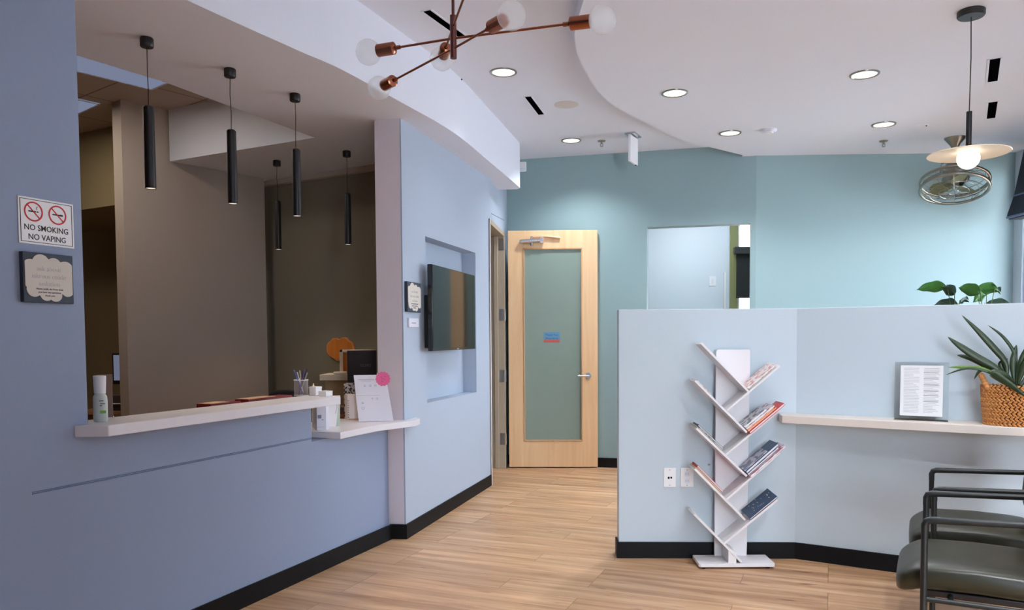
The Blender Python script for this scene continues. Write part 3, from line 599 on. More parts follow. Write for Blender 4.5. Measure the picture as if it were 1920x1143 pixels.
m = MB(); m.box(sx0-.02, sx0+1.6, yb-.16, yb-.06, zt-.09, zt); m.build('cassette', mat('charcoal_cassette', (38, 42, 42), .5), t, .004, inv=I)
m = MB(); m.box(sx0+.01, sx0+1.58, yb-.10, yb-.097, zb, zt-.09); m.tube([(sx0+.01, yb-.0985, zb), (sx0+1.58, yb-.0985, zb)], .012, 8); m.build('shade_cloth', mat('charcoal_cloth', (28, 34, 32), .8), t, inv=I)
# side room: light switch, door edge strip, unseen ceiling light added to brighten the room
def wallplate(name, p, u, n, w, h, label, cat, kind):
    t = thing(name, label, cat, p); I = inv(t); Z = Vector((0, 0, 1))
    m = MB(); m.obox(p-u*w/2-Z*h/2, u*w, n*.006, Z*h); m.build('cover_plate', WHITE, t, .002, inv=I)
    m = MB()
    if kind == 'data':
        m.obox(p+n*.006-u*.012-Z*.008, u*.011, n*.002, Z*.013); m.obox(p+n*.006+u*.004-Z*.006, u*.010, n*.002, Z*.011); m.build('port', DARK, t, inv=I)
    elif kind == 'outlet':
        for s in (-1, 1): m.slab([(.018*cos(a)*1.0, .016*sin(a)) for a in [2*pi*k/20 for k in range(20)]], p+n*.006+Z*(s*.021), u, Z, n*.002)
        rc = m.build('receptacle', WHITEP, t, inv=I); m = MB()
        for s in (-1, 1):
            for q in (-.006, .006): MB().obox(p+n*.008+Z*(s*.021-.003)+u*(q-.001), u*.002, n*.0006, Z*.008).build('slot', GREYINK, rc, inv=I)
    elif kind == 'switch':
        m.obox(p+n*.006-u*.014-Z*.03, u*.028, n*.004, Z*.06); m.build('rocker', WHITEP, t, .001, inv=I)
    for s in (-1, 1): MB().tube([p+n*.006+Z*(s*(h/2-.012)), p+n*.0075+Z*(s*(h/2-.012))], .003, 8).build('screw', GREYINK, t, inv=I)
    return t
wallplate('light_switch', at_y(1336, 527, yb), Vector((1, 0, 0)), Vector((0, -1, 0)), .09, .13, 'white light switch on the wall of the room behind the opening', 'light switch', 'switch')
p = at_y(1358, 560, yb); m = MB(); m.box(p.x-.012, p.x+.012, yb-.03, yb, 0, at_y(1358, 511, yb).z); tag(m.build('corner_guard', WHITE), 'thin white corner guard strip on the wall seen through the opening', 'corner guard')
t = thing('added_ceiling_light', 'added ceiling light of the side room, unseen above the opening', 'ceiling light', (2.2, 9.3, ZC)); MB().box(-.4, .4, -.15, .15, -.06, 0).build('diffuser', LAMP, t, .01); lampobj('side_room_lamp', 'AREA', t, (0, 0, -.07), K_SIDE, (.92, .96, 1), .7, shape='SQUARE')
# outlets on the half wall
wallplate('data_outlet', at_pl(1255.5, 894.5, H1, AA), DAA, NAA, .075, .118, 'white data socket plate low on the half wall, left of the pair', 'outlet', 'data')
wallplate('power_outlet', at_pl(1288, 894.5, H1, AA), DAA, NAA, .080, .118, 'white double power socket plate beside the tree bookshelf', 'outlet', 'outlet')
m = MB(); p = at_pl(1329, 872, H1, AA); m.obox(p-DAA*.006, DAA*.014, NAA*.003, (0, 0, .010)); tag(m.build('wall_anchor', GREYINK), 'tiny pale wall anchor on the half wall beside the bookshelf column', 'wall anchor')

# ================================================================== TELEVISION AND WALL SIGNS
TA = AT-.028; DTv, NTv = D(TA), N(TA); t0_ = at_pl(810, 580, Tp, AT, .085); c4 = [at_pl(809, 498, t0_, TA), at_pl(889.5, 513, t0_, TA), at_pl(892, 652, t0_, TA), at_pl(812, 660, t0_, TA)]
o_ = (c4[0]+c4[3])/2; e_ = (c4[1]+c4[2])/2; tw_ = ((e_-o_)*Vector((1, 1, 0))).length; zt_ = (c4[0].z+c4[1].z)/2; zb_ = (c4[3].z+c4[2].z)/2
t = thing('television', 'black flat television mounted in the wall niche', 'television', (o_.x, o_.y, zb_)); I = inv(t); O = Vector((o_.x, o_.y, zb_)); H_ = zt_-zb_
m = MB(); m.obox(O-NTv*.035, DTv*tw_, NTv*.035, (0, 0, H_)); m.build('housing', BLACKG, t, .003, inv=I)
m = MB(); m.obox(O-NTv*.105+DTv*.06+Vector((0, 0, .02)), DTv*(tw_-.16), NTv*.07, (0, 0, H_*.62)); m.build('rear_cover', BLACK, t, .01, inv=I)
m = MB(); m.obox(O+DTv*.008+NTv*.0005+Vector((0, 0, .02)), DTv*(tw_-.016), NTv*.001, (0, 0, H_-.028)); m.build('screen', SCREEN, t, inv=I)
m = MB(); m.obox(O+DTv*(tw_*.52)+NTv*.001+Vector((0, 0, .006)), DTv*.05, NTv*.002, (0, 0, .008)); m.build('badge', GREYINK, t, inv=I)
m = MB(); m.obox(O-NTv*.19+DTv*(tw_*.4)+Vector((0, 0, H_*.35)), DTv*.2, NTv*.09, (0, 0, H_*.3)); m.build('wall_mount', BLACK, t, inv=I)
# cloud-shaped notices
def cloud(w, h, seed=3):
    cs = [(-.36, .20, .16), (-.16, .30, .17), (.10, .27, .15), (.33, .20, .17), (.42, .0, .15), (.36, -.22, .14), (.12, -.34, .13), (-.06, -.33, .13), (-.30, -.24, .15), (-.42, -.04, .15)]
    pts = []
    for k in range(120):
        a = 2*pi*k/120; r = .2
        for cx, cy, rr in cs:
            b = cx*cos(a)+cy*sin(a); d = rr*rr-(cx*cx+cy*cy-b*b)
            if d > 0: r = max(r, b+sqrt(d))
        pts.append((max(-.47, min(.47, r*cos(a)))*w, max(-.47, min(.47, r*sin(a)))*h))
    return pts
Z = Vector((0, 0, 1))
NAVY = mat('night_sky_print', (52, 62, 78), .6, noise=(9, .5, 0)); CREAM = mat('cream_print', (214, 206, 196), .6); PRT = mat('slate_print', (108, 104, 118), .6)
def notice(name, o, u, n, w, h, th, label):
    t = thing(name, label, 'sign', o); I = inv(t)
    m = MB(); m.obox(o-u*w/2-Z*h/2, u*w, n*th, Z*h); m.build('canvas', NAVY, t, .002, inv=I)
    cp_ = o+n*th; m = MB(); m.slab(cloud(w, h), cp_, u, Z, n*.002); m.build('cloud_panel', CREAM, t, inv=I)
    m = MB()
    for i, s in enumerate(('ask about', 'nitrous oxide', 'sedation')): m.text(s, h*.135, cp_+n*.0025+Z*(h*(.14-.15*i)), u, Z)
    m.build('large_lettering', mat('faint_print', (203, 197, 196), .6), t, inv=I)
    m = MB()
    for i, s in enumerate(('Please notify the front desk', 'you have any questions', 'thank you')): m.text(s, h*.052, cp_+n*.0025+Z*(-h*(.24+.065*i)), u, Z)
    m.build('small_lettering', PRT, t, inv=I)
a = at_pl(42, 472, Rp, AR, .02); b = at_pl(139, 568, Rp, AR, .02); c = (a+b)/2; w_ = ((b-a)*Vector((1, 1, 0))).length
notice('cloud_notice', c-NAR*.02, DAR, NAR, w_, .185, .02, 'square dark canvas with cream cloud notice on the pillar, below the no smoking sign')
p = at_pl(776.5, 557, Tp, AT, .02); a = at_pl(763, 557, Tp, AT, .02); b = at_pl(790, 557, Tp, AT, .02)
notice('cloud_notice', p-NAT*.02, DAT, NAT, ((b-a)*Vector((1, 1, 0))).length*.93, .205, .022, 'square dark canvas with a cream cloud notice beside the television niche')
# thermostat below it
p = at_pl(773.5, 605, Tp, AT); t = thing('thermostat', 'small pale square plate on the wall under the cloud notice by the television', 'thermostat', p); I = inv(t)
m = MB(); m.obox(p-DAT*.085-Z*.033, DAT*.17, NAT*.012, Z*.066); m.build('cover_plate', mat('lilac_plastic', (216, 214, 228), .5), t, .006, inv=I); m = MB(); m.obox(p-DAT*.04-Z*.004+NAT*.012, DAT*.07, NAT*.001, Z*.006); m.build('marking', GREYINK, t, inv=I)
# no smoking sign
a = at_pl(33, 376, Rp, AR, .003); b = at_pl(139.5, 461, Rp, AR, .003); c = (a+b)/2; w_ = ((b-a)*Vector((1, 1, 0))).length; h_ = .172; c.z = 1.805
t = thing('no_smoking_sign', 'white rectangular no smoking no vaping sign with two red prohibition rings', 'sign', c-NAR*.003); I = inv(t); u, n = DAR, NAR; o = c-NAR*.003
m = MB(); m.obox(o-u*w_/2-Z*h_/2, u*w_, n*.003, Z*h_); m.build('sign_plate', WHITE, t, .002, inv=I); F_ = o+n*.0032
m = MB(); i_ = .007
for q0, q1, q2, q3 in ((-w_/2+i_, w_/2-i_, -h_/2+i_, -h_/2+i_+.002), (-w_/2+i_, w_/2-i_, h_/2-i_-.002, h_/2-i_), (-w_/2+i_, -w_/2+i_+.0025, -h_/2+i_, h_/2-i_), (w_/2-i_-.0025, w_/2-i_, -h_/2+i_, h_/2-i_)): m.obox(F_+u*q0+Z*q2, u*(q1-q0), n*.0006, Z*(q3-q2))
m.build('border_line', INK, t, inv=I)
for s in (-1, 1):
    cc = F_+u*(s*w_*.215-w_*.02)+Z*(h_*.2); m = MB(); R1, R2 = .0365, .031; nn = 40; o0 = len(m.v)
    vs = [cc+(u*cos(2*pi*k/nn)+Z*sin(2*pi*k/nn))*R for k in range(nn) for R in (R1, R2)]; vs += [v+n*.0008 for v in vs]; fs = []
    for k in range(nn):
        a_, b_ = 2*k, 2*((k+1) % nn); fs.append((2*nn+a_, 2*nn+b_, 2*nn+b_+1, 2*nn+a_+1)); fs.append((a_, b_, 2*nn+b_, 2*nn+a_)); fs.append((a_+1, b_+1, 2*nn+b_+1, 2*nn+a_+1))
    m.add(vs, fs); d_ = (u-Z).normalized(); e2 = (u+Z).normalized(); m.obox(cc-d_*R2-e2*.0022, d_*(2*R2), n*.0009, e2*.0044); m.build('prohibition_ring', RED, t, inv=I)
    m = MB(); m.obox(cc-u*.02-Z*.002, u*.030, n*.0006, Z*.005)
    if s < 0: m.obox(cc+u*.013-Z*.002, u*.006, n*.0006, Z*.005); m.tube([cc+u*.014+Z*.008, cc+u*.011+Z*.014, cc+u*.016+Z*.02], .0012, 5)
    else: m.obox(cc+u*.010-Z*.003, u*.012, n*.0006, Z*.007)
    m.build('cigarette_symbol', INK, t, inv=I)
m = MB(); m.text('NO SMOKING', .030, F_+Z*(-h_*.20)-u*.002, u*.93, Z, bold=.0002); m.text('NO VAPING', .030, F_+Z*(-h_*.40)-u*.0, u*.93, Z, bold=.0002); m.build('lettering', INK, t, inv=I)
# ================================================================== TREE BOOKSHELF
YF, YK = 4.455, 4.615         # front edge of the planks, face of the column board
def F2(px, py, y=YF): v = at_y(px, py, y); return Vector((v.x, 0, v.z))
t = thing('tree_bookshelf', 'white tree-shaped bookshelf with slanted branches against the half wall', 'bookshelf', (1.23, 4.54, 0)); I = inv(t)
BSH = t
a, b = at_y(1343, 655, YK), at_y(1407, 655, YK); a1, b1 = at_y(1339.5, 1042, YK), at_y(1400, 1042, YK); r = .012; zt = a.z
m = MB(); pl_ = [(a1.x, .02), (b1.x, .02), (b.x, zt-r), (b.x-r*.3, zt-r*.3), (b.x-r, zt), (a.x+r, zt), (a.x+r*.3, zt-r*.3), (a.x, zt-r)]
m.slab([(x, z) for x, z in pl_], (0, YK, 0), (1, 0, 0), (0, 0, 1), (0, .016, 0)); m.build('column_board', SHELFW, t, .0015, inv=I)
m = MB(); x0, x1 = at_y(1310, 1060, YF).x, at_y(1453, 1060, YF).x
m.prism([(x0+.012, YF-.01), (x1-.006, YF-.01), (x1, YF), (x1-.002, YK+.02), (x0+.002, YK+.02), (x0, YF)], .012, .032); m.build('base_board', SHELFW, t, .002, inv=I)
for x_ in (x0+.03, x1-.04):
    for y_ in (YF+.01, YK-.0): MB().tube([(x_, y_, 0), (x_, y_, .013)], .012, 12).build('foot', BLACKG, t, inv=I)
def plank(p, q, th=.013, y1=YK, name='branch_shelf'):
    p, q = F2(*p), F2(*q); d = (q-p).normalized(); n = Vector((-d.z, 0, d.x))
    if n.z > 0: n = -n
    m = MB(); m.obox(Vector((p.x, YF, p.z)), q-p, n*th, (0, y1-YF, 0)); m.build(name, SHELFW, t, .0015, inv=I); return p, q, d, -n
Ls = [plank((1317, 642), (1405, 732)), plank((1305, 712), (1402, 809)), plank((1307, 801), (1402, 891)), plank((1304, 877), (1399, 973)), plank((1303, 962), (1392, 1052))]
Rs = [plank((1362, 768), (1461, 684)), plank((1360, 851), (1461, 767)), plank((1360, 936), (1461, 847)), plank((1357, 1017), (1457, 935))]
m = MB(); p, q = F2(1366, 1020), F2(1381, 1020); z_ = F2(1369, 1024).z; m.slab([(p.x, .032), (q.x, .032), (q.x, z_-.035), (p.x, z_-.012)], (0, YF+.002, 0), (1, 0, 0), (0, 0, 1), (0, YK-YF, 0)); m.build('support_post', SHELFW, t, .001, inv=I)
def cover_mat(name, c1, c2, sc=24):
    m = mat(name, c1, .4); nt = m.node_tree; b = nt.nodes['Principled BSDF']; tc = nt.nodes.new('ShaderNodeTexCoord'); n = nt.nodes.new('ShaderNodeTexVoronoi'); n.inputs['Scale'].default_value = sc
    r = nt.nodes.new('ShaderNodeValToRGB'); r.color_ramp.interpolation = 'CONSTANT'; e = r.color_ramp.elements; e[0].color = rgb(*c1); e[1].position = .62; e[1].color = rgb(*c2)
    s_ = nt.nodes.new('ShaderNodeSeparateColor'); nt.links.new(tc.outputs['Object'], n.inputs['Vector']); nt.links.new(n.outputs['Color'], s_.inputs[0]); nt.links.new(s_.outputs[0], r.inputs[0]); nt.links.new(r.outputs[0], b.inputs['Base Color']); return m
def book(S, s0, L, h0, th, col, label, group, y0=0.0, depth=.15, tilt=0.0, magazine=False, d0=None):
    """S = shelf line (p, q, direction, normal); lies on the branch from s0, length L, stacked at height h0"""
    p, q, d, n = S; o = Vector((p.x, YF+y0, p.z))+d*s0+n*(h0+.0005); Y = Vector((0, 1, 0))
    R = Matrix.Rotation(-tilt, 3, d) if tilt else Matrix.Identity(3); n_, Y_ = R @ n, R @ Y
    tt = thing('magazine' if magazine else 'book', label, 'magazine' if magazine else 'book', o, 0, group); J = inv(tt); c = .0015 if th < .012 else .0025
    m = MB(); m.obox(o, d*L, Y_*depth, n_*c); m.obox(o+n_*(th-c), d*L, Y_*depth, n_*c); m.obox(o+n_*(c*.6), d*(c), Y_*depth, n_*(th-c*1.2)); m.build('cover', col, tt, inv=J)
    m = MB(); m.obox(o+n_*c+d*(c)+Y_*.003, d*(L-c*2.5), Y_*(depth-.006), n_*(th-2*c)); m.build('page_block', PAPER, tt, inv=J); return tt
def onR(k, s=None): return Rs[k]
j = [None]*4
for k in range(4):   # where each right-hand branch meets the long branch above it
    p, q, d, n = Rs[k]; e = Ls[k][1]; j[k] = (Vector((e.x, 0, e.z))-p).dot(d)
G1 = 'books lying on the right branches of the tree bookshelf'; G2 = 'books lying on the left branches of the tree bookshelf'
C_PINK = cover_mat('pale_pink_cover', (236, 224, 220), (210, 150, 146), 60); C_GREY = cover_mat('grey_white_cover', (206, 204, 206), (120, 118, 126), 55); C_RED = mat('red_cover', (206, 52, 44), .35); C_OR = mat('orange_cover', (240, 122, 44), .35)
C_NAVY = mat('navy_cover', (30, 62, 98), .3); C_COLL = cover_mat('grey_collage_cover', (112, 122, 146), (196, 190, 202), 40); C_PALE = cover_mat('pale_print_cover', (224, 218, 222), (196, 120, 128), 45); C_MAR = mat('maroon_cover', (120, 40, 62), .4); C_MOON = mat('night_cover', (58, 78, 104), .4)
C_BLK = mat('black_cover', (40, 44, 40), .4); C_SAGE = mat('sage_cover', (166, 172, 148), .5); C_YEL = mat('sandy_cover', (216, 176, 118), .5)
book(Rs[0], j[0]+.004, .200, 0, .006, C_SAGE, 'thin grey-green magazine on the top right branch of the bookshelf, beneath another', G1, 0, .14, magazine=True)
book(Rs[0], j[0]+.002, .212, .0065, .012, C_PINK, 'pale pink patterned picture book on the top right branch of the bookshelf', G1, .005, .15)
book(Rs[1], j[1]+.004, .262, 0, .013, C_RED, 'large red picture book at the bottom of the stack, second right branch of the bookshelf', G1, -.012, .15)
book(Rs[1], j[1]+.004, .215, .0135, .007, C_OR, 'bright orange book above the red one, second right branch of the bookshelf', G1, 0, .14)
book(Rs[1], j[1]+.004, .200, .0210, .005, mat('amber_cover', (250, 160, 60), .4), 'thin amber magazine above the orange book, second right branch of the bookshelf', G1, 0, .13, magazine=True)
book(Rs[1], j[1]+.004, .214, .0265, .010, C_PALE, 'pale magazine under the grey one, second right branch of the bookshelf', G1, .005, .14, magazine=True)
book(Rs[1], j[1]+.004, .165, .0370, .014, C_GREY, 'grey and white magazine on top of the stack, second right branch of the bookshelf', G1, .01, .14, magazine=True)
book(Rs[2], j[2]+.006, .272, 0, .009, C_PALE, 'pale pink edged book at the bottom of the stack, third right branch of the bookshelf', G1, -.012, .15)
book(Rs[2], j[2]+.006, .225, .0095, .006, C_MAR, 'thin maroon magazine in the stack, third right branch of the bookshelf', G1, 0, .14, magazine=True)
book(Rs[2], j[2]+.006, .235, .016, .010, C_COLL, 'grey collage magazine in the stack, third right branch of the bookshelf', G1, 0, .14, magazine=True)
book(Rs[2], j[2]+.006, .250, .0265, .016, C_NAVY, 'large navy book just under the top magazine, third right branch of the bookshelf', G1, .005, .15)
book(Rs[2], j[2]+.006, .175, .043, .005, C_COLL, 'small collage magazine on top of the stack, third right branch of the bookshelf', G1, .012, .13, magazine=True)
bk_ = book(Rs[3], j[3]+.020, .205, .002, .010, C_MOON, 'night-blue picture book with a crescent moon, alone on the lowest right branch of the bookshelf', G1, .002, .13, tilt=-.22)
# moon and stars on its cover
p, q, d, n = Rs[3]; R = Matrix.Rotation(.22, 3, d); n_, Y_ = R @ n, R @ Vector((0, 1, 0)); o = Vector((p.x, YF+.002, p.z))+d*(j[3]+.020)+n*.0025+n_*.0103; J = inv(bk_)
m = MB(); mo = [(.012*cos(a_), .012*sin(a_)) for a_ in [radians(-80+200*k/14) for k in range(15)]]+[(-.002+.0105*cos(a_), .003+.0105*sin(a_)) for a_ in [radians(110-180*k/12) for k in range(13)]]
m.slab(mo, o+d*.165+Y_*.08, d, Y_, n_*.0006); m.build('crescent_moon', PAPER, bk_, inv=J)
m = MB()
for k in range(16):
    c = o+d*random.uniform(.04, .195)+Y_*random.uniform(.03, .12); m.obox(c, d*.004, Y_*.004, n_*.0006)
m.build('star_pattern', PAPER, bk_, inv=J)
book(Ls[1], .004, .115, 0, .006, C_PALE, 'pale magazine at the second left branch of the bookshelf', G2, 0, .14, magazine=True)
book(Ls[2], -.012, .205, 0, .005, C_SAGE, 'sage green magazine at the bottom of the third left branch of the bookshelf', G2, 0, .14, magazine=True)
book(Ls[2], .012, .190, .0055, .004, C_GREY, 'thin grey magazine in the middle of the third left branch of the bookshelf', G2, 0, .14, magazine=True)
book(Ls[2], -.005, .205, .010, .009, C_BLK, 'thin black magazine on top of the third left branch of the bookshelf', G2, .0, .14, magazine=True)
book(Ls[3], -.004, .215, 0, .005, C_YEL, 'sandy yellow magazine at the bottom of the fourth left branch of the bookshelf', G2, 0, .14, magazine=True)
book(Ls[3], .002, .205, .0055, .006, mat('brick_cover', (196, 96, 62), .4), 'brick orange magazine in the middle of the fourth left branch of the bookshelf', G2, 0, .14, magazine=True)
book(Ls[3], .0, .214, .012, .010, mat('crimson_cover', (190, 40, 48), .4), 'crimson book on top of the fourth left branch of the bookshelf', G2, .0, .14)

# ================================================================== LEDGE: sign holder and plant basket
u, n = DAB, NAB
pb = at_z(1680, 784, lz); s_ = (pb-H2).dot(DAB); base = H2+DAB*s_+NAB*.10; pb2 = at_z(1778, 788, lz)
ax0 = at_pl(1676, 780, H2, AB, .10); ax1 = at_pl(1778, 780, H2, AB, .10); ztp = at_pl(1720, 680, H2, AB, .08).z
t = thing('acrylic_sign_holder', 'clear acrylic sign holder standing on the ledge, around a white text sheet', 'sign holder', (ax0.x, ax0.y, lz)); I = inv(t)
o = Vector((ax0.x, ax0.y, lz)); wv = (ax1-ax0)*Vector((1, 1, 0)); hv = Vector((0, 0, ztp-lz+.005))-n*.025
m = MB(); m.obox(o+n*.002, wv, n*.0025, hv); m.obox(o-n*.006, wv, n*.0025, hv); m.build('clear_panel', ACRYL, t, inv=I)
m = MB(); m.obox(o-n*.075, wv, n*.10, (0, 0, .0025)); m.build('foot_plate', ACRYL, t, inv=I)
q0, q1 = at_pl(1687, 778, H2, AB, .097), at_pl(1767, 778, H2, AB, .097); pz0 = q0.z; pz1 = at_pl(1727, 685, H2, AB, .08).z
pu = ((q1-q0)*Vector((1, 1, 0))); ph = Vector((0, 0, pz1-pz0)); ph = ph-n*(.025*(pz1-pz0)/(ztp-lz)); po = Vector((q0.x, q0.y, pz0))-n*.0005
t2 = thing('text_sheet', 'white sheet with two columns of fine print inside the acrylic holder', 'paper', po); I2 = inv(t2)
m = MB(); m.obox(po, pu, -n*.001, ph); m.build('sheet', mat('bright_paper', (244, 242, 244), .6), t2, inv=I2)
m = MB(); random.seed(4)
for c0_ in (.08, .55):
    for k in range(30):
        v_ = .94-.030*k; L_ = .37*random.choice((1, 1, .95, .6, .8, 1)); m.obox(po+n*.0003+pu*c0_+ph*v_, pu*L_, n*.0004, ph*.009)
m.build('fine_print', PALEINK, t2, inv=I2)
m = MB()
for k in (3, 7, 11, 15, 18, 22): m.obox(po+n*.0004+pu*.55+ph*(.945-.030*k), pu*.34, n*.0004, ph*.011)
m.build('bold_headings', GREYINK, t2, inv=I2)
# basket
bc = at_pl(1906, 780, H2, AB, .13); bc = Vector((bc.x, bc.y, lz)); brot = atan2(DAB.y, DAB.x)
t = thing('wicker_basket', 'braided wicker basket planter with handles at the right end of the ledge', 'basket', bc, brot)
A_, B_, HB = .165, .105, .205
def brad(z): return .86+.14*min(1, (z/HB)**.6) - .02*(z/HB)
m = MB(); m.lathe([(.80, .004), (brad(.02)-.06, .01), (brad(.1)-.05, .1), (.93, HB-.005), (.90, HB-.005), (.88, .1), (.75, .012), (.0, .012)], seg=56, sx=A_, sy=B_); m.build('inner_shell', WICKERD, t)
m = MB(); rows = 8
for r_ in range(rows):
    zc_ = .014+(HB-.024)*r_/(rows-1); k_ = brad(zc_); nn = 46
    for i in range(nn):
        a_ = 2*pi*(i+.5*(r_ % 2))/nn; c = Vector((A_*k_*cos(a_), B_*k_*sin(a_), zc_)); tg = Vector((-A_*sin(a_), B_*cos(a_), 0)).normalized(); out = Vector((cos(a_)/A_, sin(a_)/B_, 0)).normalized()
        for s in (-1, 1):
            d_ = (tg*.8+Vector((0, 0, .55*s))).normalized(); e_ = out.cross(d_); M_ = Matrix((d_, e_, out)).transposed(); m.ball(c+Vector((0, 0, .0065*s)), 1, 8, 5, (.0145, .0062, .0062), M_)
m.build('weave', WICKER, t)
for s in (-1, 1):
    m = MB(); pts = [Vector((A_*.98*cos(a_)*1, B_*.98*sin(a_), HB-.01+.062*sin(q_))) for a_, q_ in [((0 if s > 0 else pi)+(-.62+1.24*k/12), pi*k/12) for k in range(13)]]
    m.tube(pts, .012, 8)
    for k in range(13): m.ball(pts[k], .0145, 8, 6)
    m.build('handle', WICKER, t)
# strap-leaf plant growing from it
t = thing('strap_leaf_plant', 'dark green strap-leaved plant growing out of the wicker basket', 'potted plant', (bc.x, bc.y, lz+.15)); I = inv(t)
MB().lathe([(0, -.01), (.09, -.01), (.10, .02), (.0, .028)], seg=24, sx=1.3, sy=.8, rot=brot).build('soil', mat('dark_soil', (44, 34, 26), .9), t)
def strap(pts, wmax, mt, fold=.35, twist=0.0, parent=None, J=None, name='leaf'):
    P = [Vector(p) for p in pts]; S = []
    for i in range(len(P)-1):
        p0, p1, p2, p3 = P[max(i-1, 0)], P[i], P[i+1], P[min(i+2, len(P)-1)]
        for k in range(5):
            q = k/5; S.append(.5*((2*p1)+(-p0+p2)*q+(2*p0-5*p1+4*p2-p3)*q*q+(-p0+3*p1-3*p2+p3)*q*q*q))
    S.append(P[-1]); m = MB(); N_ = len(S); vs = []
    for i, c in enumerate(S):
        q = i/(N_-1); tg = (S[min(i+1, N_-1)]-S[max(i-1, 0)]).normalized(); view = Vector((c.x, c.y, c.z-EYE)).normalized()
        sd = tg.cross(view); sd = sd.normalized() if sd.length > .05 else tg.orthogonal().normalized(); sd = Matrix.Rotation(twist*(1+q), 3, tg) @ sd; up = sd.cross(tg)
        w = wmax*.8*(.30+.70*min(1, q*2.6))*(1 if q < .5 else max(.02, 1-((q-.5)/.5)**2.2))
        vs += [c+sd*w+up*w*fold, c+sd*w*.5+up*w*fold*.3, c, c-sd*w*.5+up*w*fold*.3, c-sd*w+up*w*fold]
    fs = [(i*5+k, i*5+k+1, (i+1)*5+k+1, (i+1)*5+k) for i in range(N_-1) for k in range(4)]; m.add(vs, fs)
    ob = m.build(name, mt, parent, inv=J); md = ob.modifiers.new('thickness', 'SOLIDIFY'); md.thickness = .0016; return ob
def bp(px, py, off): return at_pl(px, py, H2, AB, off)
root = (1902, 716)
for pts, w, mt in (
    ([(1888, 712, .12), (1886, 680, .12), (1862, 650, .14), (1836, 622, .15), (1803, 590, .15)], .021, LEAF),
    ([(1892, 714, .12), (1868, 690, .14), (1830, 668, .15), (1800, 648, .16), (1777, 631, .16)], .025, LEAF),
    ([(1890, 706, .12), (1860, 690, .10), (1824, 672, .09), (1794, 665, .09)], .022, LEAF),
    ([(1890, 718, .15), (1850, 694, .19), (1815, 688, .2), (1777, 688, .2)], .014, LEAFL),
    ([(1886, 718, .17), (1850, 696, .2), (1812, 690, .21), (1772, 703, .21)], .009, LEAF),
    ([(1884, 712, .14), (1858, 696, .15), (1838, 694, .16), (1826, 711, .16)], .012, LEAF),
    ([(1900, 712, .11), (1905, 670, .10), (1882, 632, .09), (1852, 609, .08)], .011, LEAF),
    ([(1903, 720, .12), (1900, 690, .11), (1902, 668, .10), (1906, 646, .09)], .022, LEAF),
    ([(1906, 722, .13), (1912, 690, .12), (1922, 662, .12), (1935, 640, .12)], .020, LEAF),
    ([(1908, 722, .13), (1920, 690, .14), (1936, 672, .15), (1955, 668, .16)], .022, LEAF),
    ([(1900, 716, .17), (1884, 702, .22), (1862, 700, .24), (1895, 722, .25), (1925, 745, .25)], .025, LEAF),
    ([(1912, 724, .12), (1930, 700, .10), (1950, 650, .08), (1970, 610, .08)], .021, LEAF),
    ([(1890, 706, .10), (1880, 690, .1), (1878, 680, .1), (1890, 672, .1)], .018, LEAF)):
    strap([bp(*q) for q in pts], w, mt, .3, .15, t, I)

# ================================================================== CHAIRS
def chair(loc, rz, label):
    t = thing('waiting_chair', label, 'chair', loc, rz, 'black waiting-room armchairs by the ledge'); Wd, Dp, AH = .57, .50, .675
    # local +x = towards the back of the seat, +y = across
    def warp(p): return Vector((p.x, p.y, p.z+.012*(p.x/.24)**2*(-1)+(-.02 if p.x < -.19 else 0)*((-p.x-.19)/.06)))
    MB().super((.205, 0, .448), .275, .245, .056, .45, .28, warp=warp).build('seat', VINYL, t)
    MB().box(.02, .43, -.20, .20, .365, .39).build('seat_pan', BLACK, t, .004)
    def wb(p): return Vector((p.x+.10*p.z*1.0+.05*(p.y/.24)**2*-1, p.y, p.z))
    MB().super((.50, 0, .70), .035, .245, .20, .5, .35, warp=wb).build('backrest', VINYL, t)
    for s in (-1, 1):
        y = s*(Wd/2-.0125)
        MB().tube([(.03, y, 0), (.03, y, AH-.05)], .0125, 12).build('leg', CHAIRF, t)
        MB().tube([(.52, y, 0), (.47, y, .40), (.47, y, AH-.02)], .0125, 12).build('leg', CHAIRF, t)
        MB().tube([(.03, y, AH-.052), (.03, y, AH-.02), (.036, y, AH-.006), (.05, y, AH), (.20, y, AH+.006), (.49, y, AH+.018)], [.0135, .0135, .0135, .0135, .0125, .0125], 12).build('armrest', CHAIRF, t)
        MB().tube([(.03, y, .375), (.47, y, .375)], .010, 10).build('side_rail', CHAIRF, t)
    MB().tube([(.12, -Wd/2+.012, .375), (.12, Wd/2-.012, .375)], .010, 10).build('cross_rail', CHAIRF, t)
    MB().tube([(.49, -.14, .40), (.51, -.14, .62)], .009, 8).build('back_support', CHAIRF, t); MB().tube([(.49, .14, .40), (.51, .14, .62)], .009, 8).build('back_support', CHAIRF, t)
    return t
caz = .476; crz = atan2(-sin(caz), cos(caz))        # back direction is perpendicular to the row
def place(near, far, label):
    a, b = at_z(*near, .675), at_z(*far, .675); c = (a+b)/2; d = (b-a).normalized(); bx = Vector((d.y, -d.x, 0)); bx.z = 0
    return chair((c.x-bx.x*.03, c.y-bx.y*.03, 0), atan2(bx.y, bx.x), label)
place((1734, 976), (1737, 922), 'black waiting chair with dark olive vinyl seat, nearest the camera')
place((1752, 917), (1747, 880), 'black waiting chair with dark olive vinyl seat, the one nearer the ledge')

